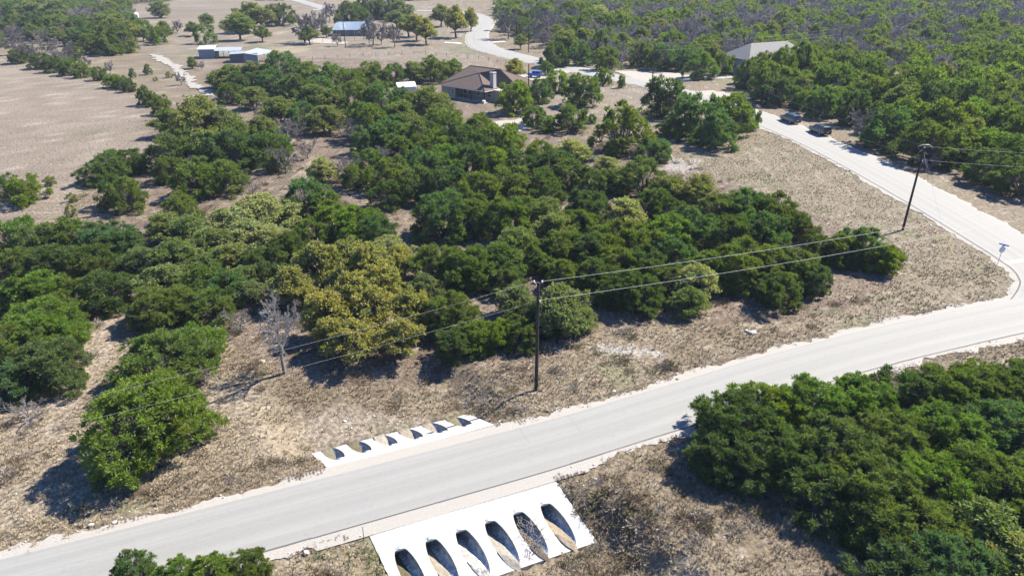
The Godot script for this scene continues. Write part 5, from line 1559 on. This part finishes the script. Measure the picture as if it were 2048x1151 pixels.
func build_suv(label: String, at: Vector3, turn: float, paint: Material) -> void:
	var t := thing("parked_car", label, "car", at, turn, "dark SUVs parked on the side road")
	var L := 2.75
	var mb := Mb.new()
	loft(mb, [section(-L, 0.72, 0.45, 0.95), section(-L + 0.12, 0.9, 0.38, 1.06), section(-L + 0.6, 0.99, 0.34, 1.14), section(-1.2, 1.0, 0.32, 1.2), section(1.6, 1.0, 0.32, 1.2), section(L - 0.25, 0.98, 0.36, 1.2), section(L - 0.05, 0.93, 0.42, 1.15), section(L, 0.88, 0.5, 1.05)])
	part("body", mb.mesh(), paint, t)
	# cabin: pillars and roof carried on the belt line
	var cab := func(z0: float, z1: float, zr0: float, zr1: float, y0: float, y1: float, w0: float, w1: float, m: Mb):
		var b0 := [Vector3(-w0, y0, z0), Vector3(w0, y0, z0), Vector3(w0, y0, z1), Vector3(-w0, y0, z1)]
		var b1 := [Vector3(-w1, y1, zr0), Vector3(w1, y1, zr0), Vector3(w1, y1, zr1), Vector3(-w1, y1, zr1)]
		for k in 4:
			var k2 := (k + 1) % 4
			m.quad(b0[k], b0[k2], b1[k2], b1[k])
		m.quad(b1[0], b1[1], b1[2], b1[3])
	mb = Mb.new()
	cab.call(-1.45, L - 0.1, -0.75, L - 0.35, 1.18, 1.82, 0.94, 0.76, mb)
	part("cabin", mb.mesh(), paint, t)
	mb = Mb.new()
	cab.call(-0.7, L - 0.38, -0.55, L - 0.55, 1.815, 1.88, 0.75, 0.66, mb)
	part("roof_panel", mb.mesh(), paint, t)
	# glass panes, a finger proud of the cabin
	var pane := func(a: Vector3, b: Vector3, c: Vector3, d: Vector3, nm: String):
		var m := Mb.new()
		m.quad(a, b, c, d)
		part(nm, m.mesh(), M.car_glass, t)
	for s in [-1.0, 1.0]:
		var f := func(z: float, v: float) -> Vector3: return Vector3(s * (lerpf(0.94, 0.76, v) + 0.012), lerpf(1.18, 1.82, v), z)
		pane.call(f.call(-1.1, 0.1), f.call(-0.12, 0.1), f.call(-0.12, 0.88), f.call(-0.62, 0.88), "side_window")
		pane.call(f.call(0.0, 0.1), f.call(1.05, 0.1), f.call(1.05, 0.88), f.call(0.0, 0.88), "side_window")
		pane.call(f.call(1.17, 0.1), f.call(L - 0.35, 0.1), f.call(L - 0.55, 0.88), f.call(1.17, 0.88), "side_window")
		for z in [-1.72, 1.55]: wheel(t, Vector3(s * 0.9, 0.39, z), 0.39, M.rim)
		mb = Mb.new()
		mb.tube([Vector3(s * 0.66, 1.93, -0.4), Vector3(s * 0.66, 1.93, L - 0.7)], [0.025, 0.025], 5, Color.WHITE, true)
		mb.box(Vector3(s * 0.66, 1.9, -0.3), Vector3(0.04, 0.08, 0.08)); mb.box(Vector3(s * 0.66, 1.9, L - 0.8), Vector3(0.04, 0.08, 0.08))
		part("roof_rail", mb.mesh(), M.trim_black, t)
		mb = Mb.new()
		mb.box(Vector3(s * 0.86, 0.98, L - 0.06), Vector3(0.16, 0.34, 0.1))
		part("tail_light", mb.mesh(), mat(lin(0.35, 0.02, 0.02), 0.25), t)
		mb = Mb.new()
		mb.box(Vector3(s * 0.68, 0.82, -L + 0.06), Vector3(0.36, 0.16, 0.12))
		part("headlight", mb.mesh(), M.porcelain, t)
		mb = Mb.new()
		mb.box(Vector3(s * 1.06, 1.2, -1.0), Vector3(0.2, 0.14, 0.1))
		part("mirror", mb.mesh(), paint, t)
		for z in [-0.55, 0.5]:
			mb = Mb.new()
			mb.box(Vector3(s * 1.005, 0.98, z), Vector3(0.03, 0.035, 0.2))
			part("door_handle", mb.mesh(), M.galv, t)
	pane.call(Vector3(-0.84, 1.24, -1.39), Vector3(0.84, 1.24, -1.39), Vector3(0.72, 1.76, -0.83), Vector3(-0.72, 1.76, -0.83), "windscreen")
	pane.call(Vector3(0.80, 1.26, L - 0.09), Vector3(-0.80, 1.26, L - 0.09), Vector3(-0.70, 1.76, L - 0.30), Vector3(0.70, 1.76, L - 0.30), "rear_window")
	mb = Mb.new()
	mb.box(Vector3(0, 0.5, L - 0.02), Vector3(1.7, 0.2, 0.16))
	part("rear_bumper", mb.mesh(), M.trim_black, t)
	mb = Mb.new()
	mb.box(Vector3(0, 0.82, L + 0.005), Vector3(0.34, 0.16, 0.02))
	part("number_plate", mb.mesh(), M.porcelain, t)

func build_cars() -> void:
	M.tyre = mat(lin(0.018, 0.018, 0.018), 0.9)
	M.rim = mat(lin(0.45, 0.45, 0.46), 0.4, 0.5)
	M.trim_black = mat(lin(0.02, 0.02, 0.02), 0.5)
	M.car_glass = mat(lin(0.012, 0.016, 0.02), 0.05)
	var p1 := mat(lin(0.016, 0.018, 0.026), 0.25)
	p1.clearcoat_enabled = true; p1.clearcoat = 1.0; p1.clearcoat_roughness = 0.05
	var p2 := mat(lin(0.03, 0.034, 0.042), 0.3, 0.2)
	p2.clearcoat_enabled = true; p2.clearcoat = 1.0; p2.clearcoat_roughness = 0.05
	build_suv("near-black SUV parked ahead of the other on the side road", Vector3(61.6, 0.02, -153.6), deg_to_rad(14.0), p1)
	build_suv("charcoal SUV with roof rails parked behind the other on the side road", Vector3(63.8, 0.02, -142.8), deg_to_rad(11.0), p2)
	# blue off-road vehicle on the house drive
	var t := thing("parked_car", "bright blue boxy off-road vehicle parked on the drive of the brown roofed house", "car", Vector3(6.8, 0.01, -214.2), deg_to_rad(68.0))
	var blue := mat(lin(0.01, 0.10, 0.55), 0.35)
	blue.clearcoat_enabled = true; blue.clearcoat = 0.8
	var mb := Mb.new()
	loft(mb, [section(-2.1, 0.78, 0.6, 1.12), section(-1.95, 0.82, 0.55, 1.2), section(-0.75, 0.86, 0.52, 1.24), section(1.95, 0.88, 0.52, 1.24), section(2.1, 0.86, 0.6, 1.2)])
	part("body", mb.mesh(), blue, t)
	mb = Mb.new()
	mb.box(Vector3(0, 1.86, 0.72), Vector3(1.5, 0.1, 2.5))
	for s in [-1, 1]:
		for z in [-0.45, 0.55, 1.9]: mb.box(Vector3(s * 0.73, 1.52, z), Vector3(0.08, 0.6, 0.12))
	part("hard_top", mb.mesh(), blue, t)
	for s in [-1, 1]:
		for q in [[0.05, 0.86], [1.22, 1.2]]:
			mb = Mb.new()
			mb.box(Vector3(s * 0.72, 1.52, q[0]), Vector3(0.03, 0.56, q[1]))
			part("side_window", mb.mesh(), M.car_glass, t)
		for z in [-1.35, 1.35]: wheel(t, Vector3(s * 0.82, 0.42, z), 0.42, M.rim)
		mb = Mb.new()
		mb.box(Vector3(s * 0.84, 0.98, -1.4), Vector3(0.22, 0.08, 1.1))
		part("fender", mb.mesh(), blue, t)
	mb = Mb.new()
	mb.box(Vector3(0, 1.52, -0.5), Vector3(1.4, 0.56, 0.04))
	part("windscreen", mb.mesh(), M.car_glass, t)
	mb = Mb.new()
	mb.box(Vector3(0, 1.52, 1.96), Vector3(1.4, 0.5, 0.04))
	part("rear_window", mb.mesh(), M.car_glass, t)
	wheel(t, Vector3(0.0001, 1.0, 2.22), 0.38, M.rim)
	t.get_child(t.get_child_count() - 1).rotation.y = -PI / 2

func build_odds() -> void:
	# the silvery dead tree
	var a := bare_tree_meshes(555, 0.62, 0.75, 5, 4, 0.0028)
	var t := thing("bare_tree", "silvery leafless tree with a straight slim trunk before the yellow oaks", "tree", Vector3(-20.5, height(-20.5, -52.5), -52.5), 0.7)
	t.scale = Vector3(3.1, 4.7, 3.1)
	part("trunk", a[0], M.twig, t)
	part("branches", a[1], M.twig_pale, t)
	for q in [["pile of pale broken rock in the roadside grass under the junipers", 23.8, -59.8, 5], ["single white rock on the shaded ground near the silvery dead tree", -23.2, -54.5, 1]]:
		rng.seed = 71
		t = thing("rock", q[0], "rock", Vector3(q[1], height(q[1], q[2]), q[2]))
		for i in q[3]:
			var o := part("stone", stone_mesh(900 + i), M.stone_white, t)
			var s := rng.randf_range(0.35, 0.6)
			o.scale = Vector3(s * 1.3, s, s)
			o.position = Vector3(rng.randf_range(-0.35, 0.35), s * 0.2, rng.randf_range(-0.3, 0.3)) * (1.0 if q[3] > 1 else 0.1)
	t = thing("fallen_log", "dark fallen log at the foot of the lone bare tree in the far field", "log", Vector3(-143.0, -0.1, -322.0), 0.5)
	var mb := Mb.new()
	mb.tube([Vector3(-1.3, 0.45, 0), Vector3(0, 0.5, 0.1), Vector3(1.3, 0.4, 0)], [0.4, 0.5, 0.35], 8, Color.WHITE, true)
	part("bark", mb.mesh(), mat(lin(0.09, 0.045, 0.03), 0.9), t)
	# concrete headwalls of the far bend
	for q in [[-24.5, -300.5, 8.0, -0.5], [-5.5, -304.0, 6.0, 0.5]]:
		var w := thing("concrete_apron", "thin white concrete strip beside the far road bend, on the %s side" % ("field" if q[0] < -10 else "bare tree"), "concrete strip", Vector3(q[0], -0.08, q[1]), q[3])
		mb = Mb.new()
		mb.box(Vector3(0, 0.06, 0), Vector3(q[2], 0.14, 1.6))
		part("slab", mb.mesh(), mat(lin(0.7, 0.69, 0.67), 0.9), w)

# ------------------------------------------------------------------
func _ready() -> void:
	var cam := Camera3D.new()
	cam.name = "camera"
	cam.position = Vector3(0, CAM_Y, 0)
	cam.rotation_degrees = Vector3(-26.0, 0, 0)
	cam.fov = 45.28
	cam.near = 0.5
	cam.far = 4000.0
	add_child(cam)
	cam.current = true
	var env := Environment.new()
	env.background_mode = Environment.BG_SKY
	var sky := Sky.new()
	var sm := ProceduralSkyMaterial.new()
	sm.sky_top_color = Color(0.28, 0.45, 0.72)
	sm.sky_horizon_color = Color(0.62, 0.74, 0.88)
	sm.sky_curve = 0.12
	sm.ground_bottom_color = Color(0.35, 0.31, 0.27)
	sm.ground_horizon_color = Color(0.62, 0.70, 0.78)
	sm.sun_angle_max = 1.0
	sky.sky_material = sm
	env.sky = sky
	env.background_energy_multiplier = 0.57
	env.tonemap_mode = Environment.TONE_MAPPER_LINEAR
	env.tonemap_exposure = 3.4
	env.fog_enabled = true
	env.fog_density = 0.00013
	env.fog_light_color = Color(0.74, 0.80, 0.88)
	env.sdfgi_enabled = true; env.ssao_enabled = true; env.ssil_enabled = true
	var we := WorldEnvironment.new()
	we.name = "world_environment"
	we.environment = env
	add_child(we)
	var sun := DirectionalLight3D.new()
	sun.name = "sun"
	var el := deg_to_rad(47.0)
	var to_sun := Vector3(0.866 * cos(el), sin(el), -0.5 * cos(el))
	sun.look_at_from_position(Vector3.ZERO, -to_sun, Vector3.UP)
	sun.light_energy = 1.5
	sun.light_color = Color(1.0, 0.955, 0.88)
	sun.light_angular_distance = 0.5
	sun.shadow_enabled = true
	add_child(sun)

	nz.seed = 17; nz.frequency = 0.05; nz.fractal_octaves = 3
	nz2.seed = 23; nz2.frequency = 0.035; nz2.fractal_octaves = 3
	for k in ZONES: zones[k] = pv(ZONES[k])
	M.stone_white = grain(mat(lin(0.60, 0.585, 0.55), 0.95), 1.5, 0.03, 0.5, 1.0)
	build_ground(); print("ground ", Time.get_ticks_msec())
	build_roads(); print("roads ", Time.get_ticks_msec())
	build_kit(); print("kit ", Time.get_ticks_msec())
	build_apron(1.0, "broad white concrete slope with six long pipe mouths on the near side of the road")
	build_apron(-1.0, "narrow white concrete slope with scalloped openings on the far side of the road")
	build_pipes()
	build_lines()
	build_sign()
	build_house()
	build_far_buildings()
	build_cars(); print("things ", Time.get_ticks_msec())
	build_trees(); print("trees ", Time.get_ticks_msec())
	build_branch_heap()
	build_odds()
	build_cover(); print("cover ", Time.get_ticks_msec())
